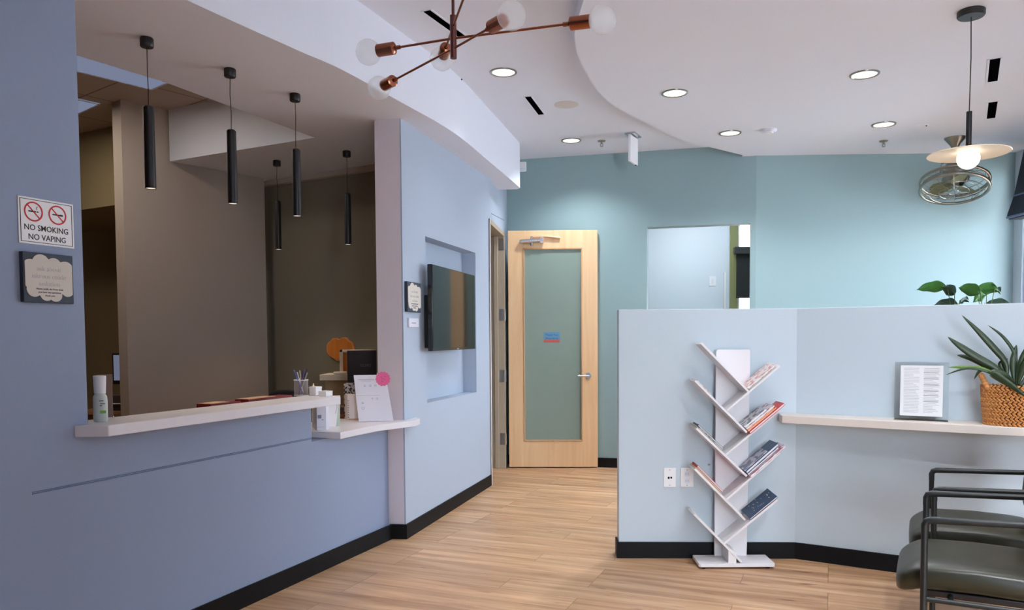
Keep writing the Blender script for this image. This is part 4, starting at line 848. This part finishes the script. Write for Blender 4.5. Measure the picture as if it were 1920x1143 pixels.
# ================================================================== PLANT BEHIND THE HALF WALL
bx = at_y(1815, 570, 6.3); t = thing('plant_stand', 'tall plant stand behind the half wall by the window', 'plant stand', (bx.x, 6.3, 0))
MB().box(-.38, .42, -.16, .16, 1.22, 1.25).build('stand_top', LEDGE, t, .003)
for sx_ in (-.36, .40):
    for sy_ in (-.14, .14): MB().tube([(sx_, sy_, 0), (sx_, sy_, 1.22)], .014, 10).build('leg', BLACK, t)
def broad(o, tip, w, mt, parent, J, droop=.03):
    o, tip = Vector(o), Vector(tip); d = tip-o; L = d.length; d.normalize(); view = Vector((o.x, o.y, 0)).normalized(); sd = (d.cross(view)*.75+d.cross(Vector((0, 0, 1)))*.5).normalized(); up = sd.cross(d); m = MB(); vs = []; N_ = 12
    for i in range(N_+1):
        q = i/N_; ww = w*sin(pi*min(1, q**.75*1.0))**.8 if 0 < q < 1 else .001; c = o+d*(L*q)-Vector((0, 0, droop*(2*q-1)**2)); wav = .006*sin(q*14)
        vs += [c+sd*ww+up*(wav+.012)-Vector((0, 0, ww*.25)), c+sd*ww*.5+up*.008, c, c-sd*ww*.5+up*.008, c-sd*ww+up*(-wav+.012)-Vector((0, 0, ww*.25))]
    m.add(vs, [(i*5+k, i*5+k+1, (i+1)*5+k+1, (i+1)*5+k) for i in range(N_) for k in range(4)]); ob = m.build('leaf', mt, parent, inv=J); md = ob.modifiers.new('thickness', 'SOLIDIFY'); md.thickness = .0015
def leafplant(name, cx, y, leaves, label):
    c = at_y(cx, 590, y); t = thing(name, label, 'potted plant', (c.x, y, 1.25)); I = inv(t)
    MB().lathe([(0, 0), (.05, 0), (.07, .11), (.066, .115), (.06, .10), (0, .10)], seg=28).build('pot', mat('dark_pot', (52, 58, 62), .5), t)
    for (x0_, y0_, x1_, y1_, w, mt, dy) in leaves:
        a = at_y(x0_, y0_, y+dy); b = at_y(x1_, y1_, y+dy*.3); m = MB(); c0_ = Vector((c.x, y, 1.33)); m.tube([c0_, (c0_+a)/2+Vector((0, 0, .03)), a], .003, 6); m.build('stem', STEMM, t, inv=I)
        broad(a, b, w, mt, t, I)
leafplant('window_plant', 1790, 6.3, [(1790, 547, 1768, 533, .05, LEAF3, -.02), (1776, 533, 1720, 537, .055, LEAF2, 0), (1796, 568, 1752, 566, .06, LEAF3, .03), (1800, 562, 1818, 560, .04, LEAF3, -.05)], 'leafy green plant showing above the half wall, left of the pair')
leafplant('window_plant', 1848, 6.3, [(1838, 545, 1798, 533, .06, LEAF2, -.02), (1830, 537, 1874, 540, .07, LEAF2, 0), (1850, 548, 1826, 560, .05, LEAF2, .02), (1846, 568, 1898, 566, .055, LEAF3, .03), (1866, 537, 1876, 545, .03, LEAF3, .0)], 'broad-leaved bright green plant showing above the half wall, nearest the window')
# ================================================================== THINGS ON THE RECEPTION COUNTER
cz = ctz
def on_counter(px, py, z=None): return at_z(px, py, cz if z is None else z)
# --- pump bottle and carton at the pillar end
p = on_counter(189, 790); t = thing('pump_bottle', 'white bottle with green label at the left end of the upper counter', 'bottle', (p.x, p.y, cz), AR*-1)
W_ = .5*28/1440*p.y
MB().lathe([(0, 0), (W_*.95, 0), (W_*1.05, .006), (W_*1.05, .092), (W_*.98, .106), (W_*.8, .112), (W_*.8, .12), (0, .12)], seg=32, sx=1, sy=.7).build('bottle_body', mat('bottle_plastic', (206, 214, 208), .4), t, label='pale green-white bottle body')
MB().lathe([(0, .118), (W_*.84, .118), (W_*.95, .184), (W_*.93, .190), (0, .190)], seg=32, sx=1, sy=.7).build('cap', WHITE, t)
v = Vector((-p.x, -p.y, 0)).normalized(); I = inv(t); u_ = Vector((v.y, -v.x, 0)); u_ = -u_ if u_.x < 0 else u_
fr = Vector((p.x, p.y, cz))+v*(W_*1.0)
m = MB(); m.obox(fr+u_*(-.002)+Z*.036, u_*.022, v*.0008, Z*.012); m.build('green_label_mark', mat('lime_print', (118, 168, 70), .5), t, inv=I)
for k, (a_, b_, c_) in enumerate(((-.004, .086, .016), (.0, .074, .017), (-.002, .066, .008))): MB().obox(fr+u_*a_+Z*b_, u_*c_, v*.0008, Z*.004).build('label_print', PRT, t, inv=I)
p2 = Vector((p.x, p.y, cz))-v*.12+u_*.02; t = thing('paper_carton', 'tall brown-edged white carton just behind the bottle on the upper counter', 'carton', p2); I = inv(t)
m = MB(); m.obox(p2-u_*.03-v*.03, u_*.058, -v*.05, Z*.186); m.build('carton_body', mat('kraft_board', (120, 96, 84), .7), t, .001, inv=I); MB().obox(p2-u_*.031-v*.081, u_*.062, v*.053, Z*.003).add([], []).build('carton_base', PAPER, t, inv=I)
# --- mesh pen cup
p = on_counter(565, 741); r_ = .5*26/1440*p.y; hcup = .029*p.y*.72; t = thing('pen_cup', 'round pale mesh pen cup on the upper counter', 'pen cup', (p.x, p.y, cz)); hc_ = .093
m = MB()
for k in range(40):
    a_ = 2*pi*k/40; m.tube([(r_*cos(a_), r_*sin(a_), 0), (r_*cos(a_+.5), r_*sin(a_+.5), hc_/2), (r_*cos(a_+1.0), r_*sin(a_+1.0), hc_)], .0008, 4, False); m.tube([(r_*cos(a_), r_*sin(a_), 0), (r_*cos(a_-.5), r_*sin(a_-.5), hc_/2), (r_*cos(a_-1.0), r_*sin(a_-1.0), hc_)], .0008, 4, False)
m.build('mesh_wall', mat('silver_mesh', (196, 190, 190), .35, .6), t)
for z_ in (.002, hc_): MB().ring((0, 0, z_), r_, .0022, 32, 6).build('rim', WHITE, t)
MB().lathe([(0, 0), (r_*.98, 0), (r_*.98, .002), (0, .002)], seg=28).build('cup_base', STEEL, t)
random.seed(11); cols = [(70, 96, 190), (236, 236, 240), (40, 38, 46), (196, 196, 200), (86, 60, 120), (30, 34, 60), (230, 214, 190)]
nm = ['blue', 'white', 'black', 'silver', 'purple', 'navy', 'cream']; cup = Vector((p.x, p.y, cz))
for k, (c_, n_) in enumerate(zip(cols, nm)):
    a_ = [3.1, 2.9, .6, .2, -.2, 0, 2.5][k]; top = [(.05, .152), (.028, .140), (.016, .146), (.044, .135), (.030, .155), (.048, .160), (.014, .15)][k]
    b0 = cup+Vector((-cos(a_)*r_*.35, -.006+.004*(k % 4), .004)); b1 = cup+Vector((cos(a_)*top[0]*.8, -.008+.006*(k % 4), top[1]))
    tt = thing('pen', '%s pen standing in the mesh cup on the upper counter' % n_, 'pen', b0, 0, 'pens in the mesh cup'); J = inv(tt); d_ = (b1-b0)
    MB().tube([b0, b0+d_*.06, b0+d_*.72], [.001, .0036, .0036], 8).build('barrel', mat(n_+'_pen', c_, .35), tt, inv=J); MB().tube([b0+d_*.72, b1], [.0042, .0038], 8).build('cap', mat(n_+'_pen_cap', tuple(int(x*.8) for x in c_), .35), tt, inv=J)
# --- small white boxes
def blockbox(name, px, py, w, d, h, label, extra=None, z=None, cat='box', mt=WHITE):
    p = on_counter(px, py, z); zz = cz if z is None else z; t = thing(name, label, cat, (p.x, p.y, zz), -AR-.15)
    MB().box(-w/2, w/2, 0, d, 0, h*.82).build('box_body', mt, t, .003); MB().box(-w/2-.001, w/2+.001, -.001, d+.001, h*.80, h).build('lid', mt, t, .003); return t
t = blockbox('small_box', 586, 741, .056, .05, .052, 'small white cube box beside the pen cup with a tiny figure on top'); MB().ball((-.012, .02, .057), .006).ball((-.012, .02, .067), .004).build('knob', mat('cream_figure', (226, 214, 190), .5), t)
blockbox('card_box', 604, 743, .062, .055, .032, 'low white box at the right end of the upper counter')
# --- lower shelf: card holder, tall white holder, easel leaflet, small bin
def panel(mb, bl, br, tl, tr, th, back): 
    b = Vector(back)*th; return mb.hexa([bl, br, br+b, bl+b, tl, tr, tr+b, tl+b])
SZ = sz
def shelfpt(px, py): return at_z(px, py, SZ)
bl, br = shelfpt(594, 807), shelfpt(612, 806); back = Vector((-.3, 1, 0)).normalized()
def up_at(px, py, base, lean=0.0): return at_y(px, py, base.y+lean)
t = thing('card_holder', 'small white card holder box at the left end of the lower shelf', 'card holder', (bl.x, bl.y, SZ)); I = inv(t)
lb = shelfpt(585, 800); hh = up_at(594, 762, bl).z
m = MB(); m.prism([(bl.x, bl.y), (br.x, br.y), (br.x+.005, br.y+.05), (lb.x, lb.y)], SZ, hh); m.build('holder_body', mat('pale_box_card', (214, 214, 226), .5), t, .002, inv=I)
fu = (br-bl).normalized(); fn = Vector((fu.y, -fu.x, 0)); fn = fn if fn.y < 0 else -fn; bo = Vector((bl.x, bl.y, SZ))
MB().obox(bo+fu*.006+Z*.072+fn*.0003, fu*.022, fn*.0008, Z*.022).build('printed_picture', mat('slate_blue_print', (112, 120, 146), .5), t, inv=I)
MB().obox(bo+fu*.030+Z*.062+fn*.0003, fu*.010, fn*.0008, Z*.004).build('printed_line', PRT, t, inv=I); MB().obox(bo+fu*.002+Z*.02+fn*.0002, fu*.040, fn*.0006, Z*.001).build('printed_edge', GREYINK, t, inv=I)
# tall tapered holder with pale green side
b0, b1 = shelfpt(614, 800), shelfpt(630, 799); y_ = b0.y; t = thing('leaflet_stand', 'tall white tapering leaflet stand with a pale green side, beside the card holder', 'leaflet stand', (b0.x, b0.y, SZ)); I = inv(t)
tl, tr_ = at_y(610, 742, y_), at_y(637, 741, b1.y); bl_ = at_y(608, 799, y_); bl_.z = SZ; br2 = Vector((b1.x, b1.y, SZ)); m = MB(); panel(m, bl_, br2, tl, tr_, .006, (-.2, 1, 0)); m.build('front_panel', PAPER, t, .001, inv=I)
bb_ = at_y(637, 797, b1.y+.02); bb_.z = SZ; m = MB(); m.add([br2, bb_, tr_+Vector((.001, .01, 0)), tr_], [(0, 1, 2), (0, 2, 3)]); m.add([br2+Vector((-.002, .006, 0)), bb_+Vector((-.002, .006, 0)), tr_+Vector((-.002, .016, 0))], [(0, 1, 2)]); m.build('green_side', mat('sage_card', (176, 188, 170), .6), t, inv=I)
m = MB(); q0 = at_y(629, 750, y_-.003); q1 = at_y(632, 762, y_-.003); q2 = at_y(629, 775, y_-.003); m.tube([q0, q1, q2], .0012, 5); m.build('scribble', GREYINK, t, inv=I)
# easel leaflet with the pink round sticker
b0, b1 = shelfpt(673, 791), shelfpt(738, 789); t = thing('acrylic_leaflet_easel', 'white printed leaflet easel on the lower shelf, wider at its foot', 'leaflet stand', (b0.x, b0.y, SZ)); I = inv(t)
b0.z = b1.z = SZ+.002; lean = .025; tl, tr_ = at_y(663, 703, b0.y+lean), at_y(723, 702, b1.y+lean); nb = (b1-b0).cross(tl-b0).normalized(); nb = nb if nb.y < 0 else -nb
m = MB(); panel(m, b0, b1, tl, tr_, -.003, nb); m.build('printed_panel', mat('lilac_paper', (226, 224, 236), .5), t, inv=I)
EU = (b1-b0); 
def ep(a, b): lo = b0.lerp(b1, a); hi = tl.lerp(tr_, a); return lo.lerp(hi, b)+nb*.0006
def eline(a0, a1, b, w, m): m.obox(ep(a0, b), ep(a1, b)-ep(a0, b), nb*.0005, (ep(a0, b+w)-ep(a0, b))); return m
m = MB(); eline(.12, .62, .90, .006, m); eline(.18, .66, .885, .003, m); eline(.20, .50, .86, .003, m); eline(.0, .72, .555, .004, m); eline(.10, .28, .885, .0, m) if 0 else None; m.build('fine_print', GREYINK, t, inv=I)
def circ(a, b, r, m, r2=None):
    c = ep(a, b); e1 = (b1-b0).normalized(); e2 = (tl-b0).normalized(); e2 = (e2-e1*e2.dot(e1)).normalized(); N_ = 14
    for k in range(N_):
        q, w = 2*pi*k/N_, 2*pi*(k+1)/N_; m.tube([c+(e1*cos(q)+e2*sin(q))*r, c+(e1*cos(w)+e2*sin(w))*r], .0009, 4, False)
    return m
for a_, b_, r__ in ((.30, .765, .0055), (.47, .765, .0055), (.63, .77, .0055), (.80, .77, .005), (.48, .49, .004), (.62, .485, .006), (.17, .40, .006), (.17, .29, .008)): circ(a_, b_, r__, MB()).build('printed_icon', PRT, t, inv=I)
# pink sticker: scalloped disc
pc = at_y(718, 710, b1.y+lean*.8); t2 = thing('pink_sticker', 'pink scalloped round sticker on the top corner of the leaflet easel', 'sticker', pc); J = inv(t2); e1 = (b1-b0).normalized(); e2 = (tl-b0).normalized(); e2 = (e2-e1*e2.dot(e1)).normalized()
pts = [((.047+.0022*cos(14*q))*cos(q), (.047+.0022*cos(14*q))*sin(q)) for q in [2*pi*k/112 for k in range(112)]]
m = MB(); m.slab(pts, pc+nb*.004, e1, e2, nb*.0012); m.build('sticker_disc', mat('hot_pink_paper', (232, 92, 150), .5), t2, inv=J)
for a_, b_, l_ in ((-.016, .012, .012), (.008, .014, .012), (-.012, .0, .026), (-.012, -.014, .014)): MB().obox(pc+nb*.0053+e1*a_+e2*b_, (e1*l_-e2*.003), nb*.0004, e2*.002).build('handwriting', mat('plum_ink', (140, 40, 90), .6), t2, inv=J)
# white bin with holes
b0_, b1_ = shelfpt(652, 787), shelfpt(671, 787); t = thing('white_basket', 'small white perforated bin behind the leaflet easel on the lower shelf', 'bin', (b0_.x, b0_.y, SZ)); I = inv(t); hb_ = at_y(660, 740, b0_.y).z
fu = (b1_-b0_); fu.z = 0; m = MB(); m.obox((b0_.x, b0_.y, SZ), fu*1.35, Vector((-.04, .09, 0)), (0, 0, hb_-SZ)); m.build('bin_body', mat('warm_white_plastic', (238, 226, 222), .5), t, .003, inv=I)
for k in range(8): MB().obox(Vector((b0_.x, b0_.y, SZ+.016+.016*k))+fu*.03+Vector((0, -.001, 0)), fu*.12, (0, -.0006, 0), (0, 0, .006)).build('side_hole', GREYINK, t, inv=I)
MB().obox(Vector((b0_.x, b0_.y, SZ+.004))+fu*.1+Vector((0, -.0015, 0)), fu*1.1, (0, -.0006, 0), (0, 0, .006)).build('tan_foot_strip', mat('tan_strip', (206, 160, 130), .6), t, inv=I)

# ================================================================== INSIDE THE RECEPTION
# desk below the counter
d0 = Rp+DAR*(-2.4)-NAR*.24; m = MB(); dz = .95
t = thing('inner_desk', 'reddish wooden desk top rising just behind the upper counter', 'desk', (d0.x, d0.y, 0)); I = inv(t)
m.obox(Vector((d0.x, d0.y, dz-.03)), DAR*1.80, -NAR*.42, (0, 0, .03)); m.build('desk_top', mat('cherry_laminate', (120, 48, 42), .4), t, .002, inv=I)
for k in (.02, 1.40): MB().obox(Vector((d0.x, d0.y, 0))+DAR*k-NAR*.02, DAR*.03, -NAR*.38, (0, 0, dz-.03)).build('desk_panel', TANW, t, inv=I)
# red folders showing above the counter edge
for (a_, b_, l_) in (((395, 758.5), (452, 751), 'flat red folder behind the middle of the upper counter'), ((466, 749), (548, 740), 'flat red folder behind the upper counter, next to the dark chair')):
    p0 = at_pl(*a_, Rp, AR, -.34); p1 = at_pl(*b_, Rp, AR, -.34); t = thing('red_folder', l_, 'folder', (p0.x, p0.y, dz)); I = inv(t); zt_ = (p0.z+p1.z)/2
    dv = (p1-p0); dv.z = 0; MB().obox((p0.x, p0.y, dz+.0005), dv, -NAR*.10, (0, 0, max(.01, zt_-dz))).build('folder_body', mat('folder_red', (120, 26, 30), .5), t, .002, inv=I); MB().obox((p0.x, p0.y, dz+.001+max(.01, zt_-dz)), dv*.6, -NAR*.09, (0, 0, .003)).build('paper_edge', mat('buff_paper', (196, 160, 130), .7), t, inv=I)
# dark desk chair back
c0_ = at_y(495, 742, 5.45); c1_ = at_y(560, 738, 5.45); zt_ = at_y(525, 731, 5.45).z; t = thing('office_chair', 'dark office chair back just showing above the upper counter', 'chair', ((c0_.x+c1_.x)/2, 5.5, 0)); wv_ = (c1_.x-c0_.x)
MB().super((0, 0, zt_-.24), wv_/2, .035, .24, .5, .35).build('backrest', mat('black_fabric', (30, 26, 34), .8), t)
MB().super((0, -.22, .48), wv_/2, .22, .05, .5, .4).build('seat', mat('black_fabric_seat', (30, 26, 34), .8), t); MB().tube([(0, .03, .62), (0, .05, .5), (0, -.1, .43)], .02, 10).build('back_support', BLACK, t); MB().tube([(0, -.2, .07), (0, -.2, .44)], .025, 12).build('gas_column', BLACK, t)
m = MB()
for k in range(5): m.tube([(0, -.2, .09), (.28*cos(2*pi*k/5), -.2+.28*sin(2*pi*k/5), .05)], [.02, .013], 8)
m.build('star_base', BLACK, t)
for k in range(5): MB().tube([(.28*cos(2*pi*k/5)-.01, -.2+.28*sin(2*pi*k/5), .026), (.28*cos(2*pi*k/5)+.01, -.2+.28*sin(2*pi*k/5), .026)], .026, 12).build('caster', BLACK, t)
# back cabinet with cream top
YL = 6.02; l0, l1 = at_y(599, 702, YL), at_y(703, 700, YL); zt_ = l0.z; zb_ = at_y(599, 713, YL).z
t = thing('back_cabinet', 'tan cabinet with a cream top against the dark wall behind reception', 'cabinet', (l0.x, YL, 0)); I = inv(t)
MB().box(l0.x, -1.02, YL, YL+.30, zb_, zt_).build('cabinet_top', mat('cream_laminate', (226, 208, 184), .5), t, .003, inv=I); cx0 = at_y(610, 730, YL+.01).x
MB().box(cx0, -1.04, YL+.015, YL+.29, 0, zb_-.001).build('cabinet_body', TANW, t, .002, inv=I)
# orange cloud-shaped wooden board on the wall
yc = 6.42; A_ = at_y(608, 655, yc); B_ = at_y(669, 655, yc); C_ = at_y(640, 632, yc); D_ = at_y(632, 677, yc); w2 = (B_.x-A_.x)/2; cxx = (A_.x+B_.x)/2; czz = (C_.z+D_.z)/2; h2 = (C_.z-D_.z)/2
base_pt = BBo + dk*((cxx-BBo.x)/dk.x); wn_ = Vector((-.5, -.866, 0)); wn_ = wn_ if wn_.y < 0 else -wn_; sc_ = base_pt.y/yc; cc = Vector((cxx*sc_, 0, EYE+(czz-EYE)*sc_)); bp_ = BBo+dk*((cc.x-BBo.x)/dk.x); cc = Vector((bp_.x, bp_.y, cc.z)); dkk = dk
bl_ = [(-.98, -.05), (-.97, .25), (-.86, .55), (-.66, .72), (-.52, .92), (-.30, .93), (-.08, .84), (.12, .95), (.34, 1.0), (.50, .90), (.62, .72), (.80, .60), (.92, .36), (.98, .08), (.94, -.2), (.80, -.42), (.5, -.62), (.3, -.70), (.08, -.80), (-.08, -.98), (-.28, -.96), (-.45, -.78), (-.72, -.62), (-.9, -.36)]
bl_ = smoothpoly(bl_+[bl_[0]], 4)[:-1]; sx_, sy_ = w2*sc_/dk.x, h2*sc_
t = thing('wooden_cloud_board', 'orange wooden cloud-shaped board on the dark wall behind reception', 'wall decoration', cc+wn_*.0); I = inv(t)
m = MB(); m.slab([(x*sx_, z*sy_) for x, z in bl_], cc+wn_*.002, dkk, Z, wn_*.018); m.build('board_rim', mat('pale_orange_edge', (224, 150, 90), .5), t, inv=I); m = MB(); m.slab([(x*sx_*.93, z*sy_*.92) for x, z in bl_], cc+wn_*.0202, dkk, Z, wn_*.003); m.build('board_face', ORANGEW, t, inv=I)
# cream framed display on the cabinet, orange reflection painted as its panel colour
yq = 6.05; f0 = at_y(637, 703, yq); f1 = at_y(702, 702, yq); ft = at_y(637, 655, yq); z0_ = zt_ if False else l0.z; t = thing('cream_frame', 'cream-framed display panel with a painted orange reflection, standing on the tan cabinet', 'frame', (f0.x, yq, z0_)); I = inv(t); fw = .026
m = MB(); m.box(f0.x, f1.x, yq, yq+.025, ft.z-.022, ft.z); m.box(f0.x, f0.x+fw, yq, yq+.025, z0_, ft.z); m.box(f1.x-fw, f1.x, yq, yq+.025, z0_, ft.z); m.build('frame', mat('cream_frame_wood', (236, 214, 190), .5), t, .002, inv=I)
MB().box(f0.x+fw, f1.x-fw, yq+.01, yq+.018, z0_, ft.z-.022).build('painted_reflection', ORANGEW, t, inv=I); MB().box(f0.x-.045, f0.x+.06, yq-.03, yq-.004, z0_+.0005, z0_+.022).build('foot', mat('cream_foot', (236, 222, 200), .5), t, .006, inv=I)
# dark panel (back of a screen) in front of it
yd = 5.62; a_ = at_y(650.5, 657, yd); b_ = at_y(705, 657, yd); zb1 = at_y(651, 717, yd).z; zt1 = a_.z
t = thing('desk_monitor', 'dark brown back of a desk monitor beside the column end', 'monitor', ((a_.x+b_.x)/2, yd, .76)); I = inv(t)
MB().box(a_.x, b_.x, yd, yd+.02, zb1, zt1).build('screen_back', mat('dark_brown_plastic', (44, 34, 38), .45), t, .003, inv=I); MB().box(a_.x+.08, a_.x+.13, yd+.02, yd+.045, .78, zt1-.1).build('stand', BLACK, t, .003, inv=I); MB().box(a_.x+.02, a_.x+.20, yd-.02, yd+.13, .7605, .772).build('stand_base', BLACK, t, .003, inv=I)
m = MB(); m.text('ECHO', .028, Vector(((a_.x+b_.x)/2+.03, yd-.0006, (zb1+zt1)/2+.0)), (1, 0, 0), (0, 0, 1)); m.build('lettering', mat('dim_grey_print', (96, 84, 84), .5), t, inv=I)
# side return desk carrying the monitor and boxes
t = thing('return_desk', 'tan return desk beside the column, under the dark monitor', 'desk', (-1.28, 5.7, 0)); MB().box(-.12, .22, -.22, .24, .73, .76).build('desk_top', TANW, t, .002); MB().box(-.11, -.08, -.2, .22, 0, .73).build('desk_panel', TANW, t); MB().box(.18, .21, -.2, .22, 0, .73).build('desk_panel', TANW, t)
# patterned tissue box
yb_ = 5.55; a_ = at_y(651, 745, yb_); b_ = at_y(673, 745, yb_); zt2 = at_y(651, 717, yb_).z; t = thing('patterned_box', 'white box with black doodle pattern behind the leaflet easel', 'box', ((a_.x+b_.x)/2, yb_, .76)); I = inv(t)
MB().box(a_.x, b_.x, yb_-.10, yb_, .7605, zt2).build('box_body', cover_mat('doodle_print', (224, 216, 216), (70, 62, 70), 85), t, .002, inv=I)
# brown boxes on the desk
for k, (x0_, x1_, y0_, y1_, c_, l_) in enumerate(((637, 652, 757, 768, (112, 82, 84), 'dim pinkish-brown box on the return desk, upper of two'), (637, 652, 771, 780, (128, 76, 48), 'dim orange-brown box on the return desk, lower of two'))):
    a_ = at_y(x0_, y1_, 5.50); b_ = at_y(x1_, y0_, 5.50); z0b = (.7605 if k else .7605+.062); t = thing('brown_box', l_, 'box', (a_.x, 5.50, z0b)); MB().box(0, b_.x-a_.x, 0, .1, 0, .042 if k else .04).build('box_body', mat('brown_card_%d' % k, c_, .6), t, .002); MB().box(-.001, b_.x-a_.x+.001, -.001, .101, .043 if k else .041, .058 if k else .052).build('lid', mat('pale_lid_%d' % k, tuple(min(255, int(x*1.35)) for x in c_), .6), t, .001)
# --- back office: desk with monitor and machine, through the gap left of the taupe wall
yo = 7.0; m0 = at_y(210, 662, yo); m1 = at_y(246, 662, yo); mz = at_y(212, 720, yo).z; dzz = .74
t = thing('office_monitor', 'black-framed monitor with a pale screen in the back office', 'monitor', (m0.x+.08, yo, dzz)); I = inv(t)
MB().box(m0.x, m1.x, yo, yo+.03, mz, m0.z).build('monitor_housing', BLACK, t, .003, inv=I); MB().box(m0.x+.012, m1.x-.012, yo-.002, yo, mz+.035, m0.z-.016).build('screen', LCD, t, inv=I); MB().box(m0.x+.12, m0.x+.15, yo+.01, yo+.04, dzz+.01, mz).build('stand', BLACK, t, inv=I); MB().box(m0.x+.06, m0.x+.22, yo-.06, yo+.1, dzz+.0005, dzz+.012).build('stand_base', BLACK, t, inv=I)
t = thing('office_desk', 'dark-edged wooden desk in the back office under the monitor', 'desk', (m0.x+.1, yo, 0)); MB().box(-.30, .36, -.30, .3, dzz-.03, dzz).build('desk_top', mat('brown_laminate', (150, 112, 84), .5), t, .003); MB().box(-.28, -.25, -.28, .28, 0, dzz-.03).build('desk_panel', TANW, t); MB().box(.31, .34, -.28, .28, 0, dzz-.03).build('desk_panel', TANW, t)
q = at_y(216, 768, yo-.2); t = thing('desk_printer', 'dark grey desk printer with pale trays below the back office monitor', 'printer', (m0.x+.13, yo-.18, dzz+.0005))
MB().box(-.16, .16, -.09, .09, 0, .055).build('printer_body', mat('printer_charcoal', (46, 38, 42), .5), t, .004); MB().box(-.15, .15, -.10, -.088, .060, .067).build('paper_tray', WHITE, t, .001); MB().box(-.14, .14, -.07, .08, .056, .135).build('upper_unit', mat('printer_brown', (70, 56, 56), .5), t, .006); MB().box(-.10, -.02, -.085, -.07, .10, .135).build('paper_card', mat('grey_pink_paper', (170, 156, 156), .6), t)
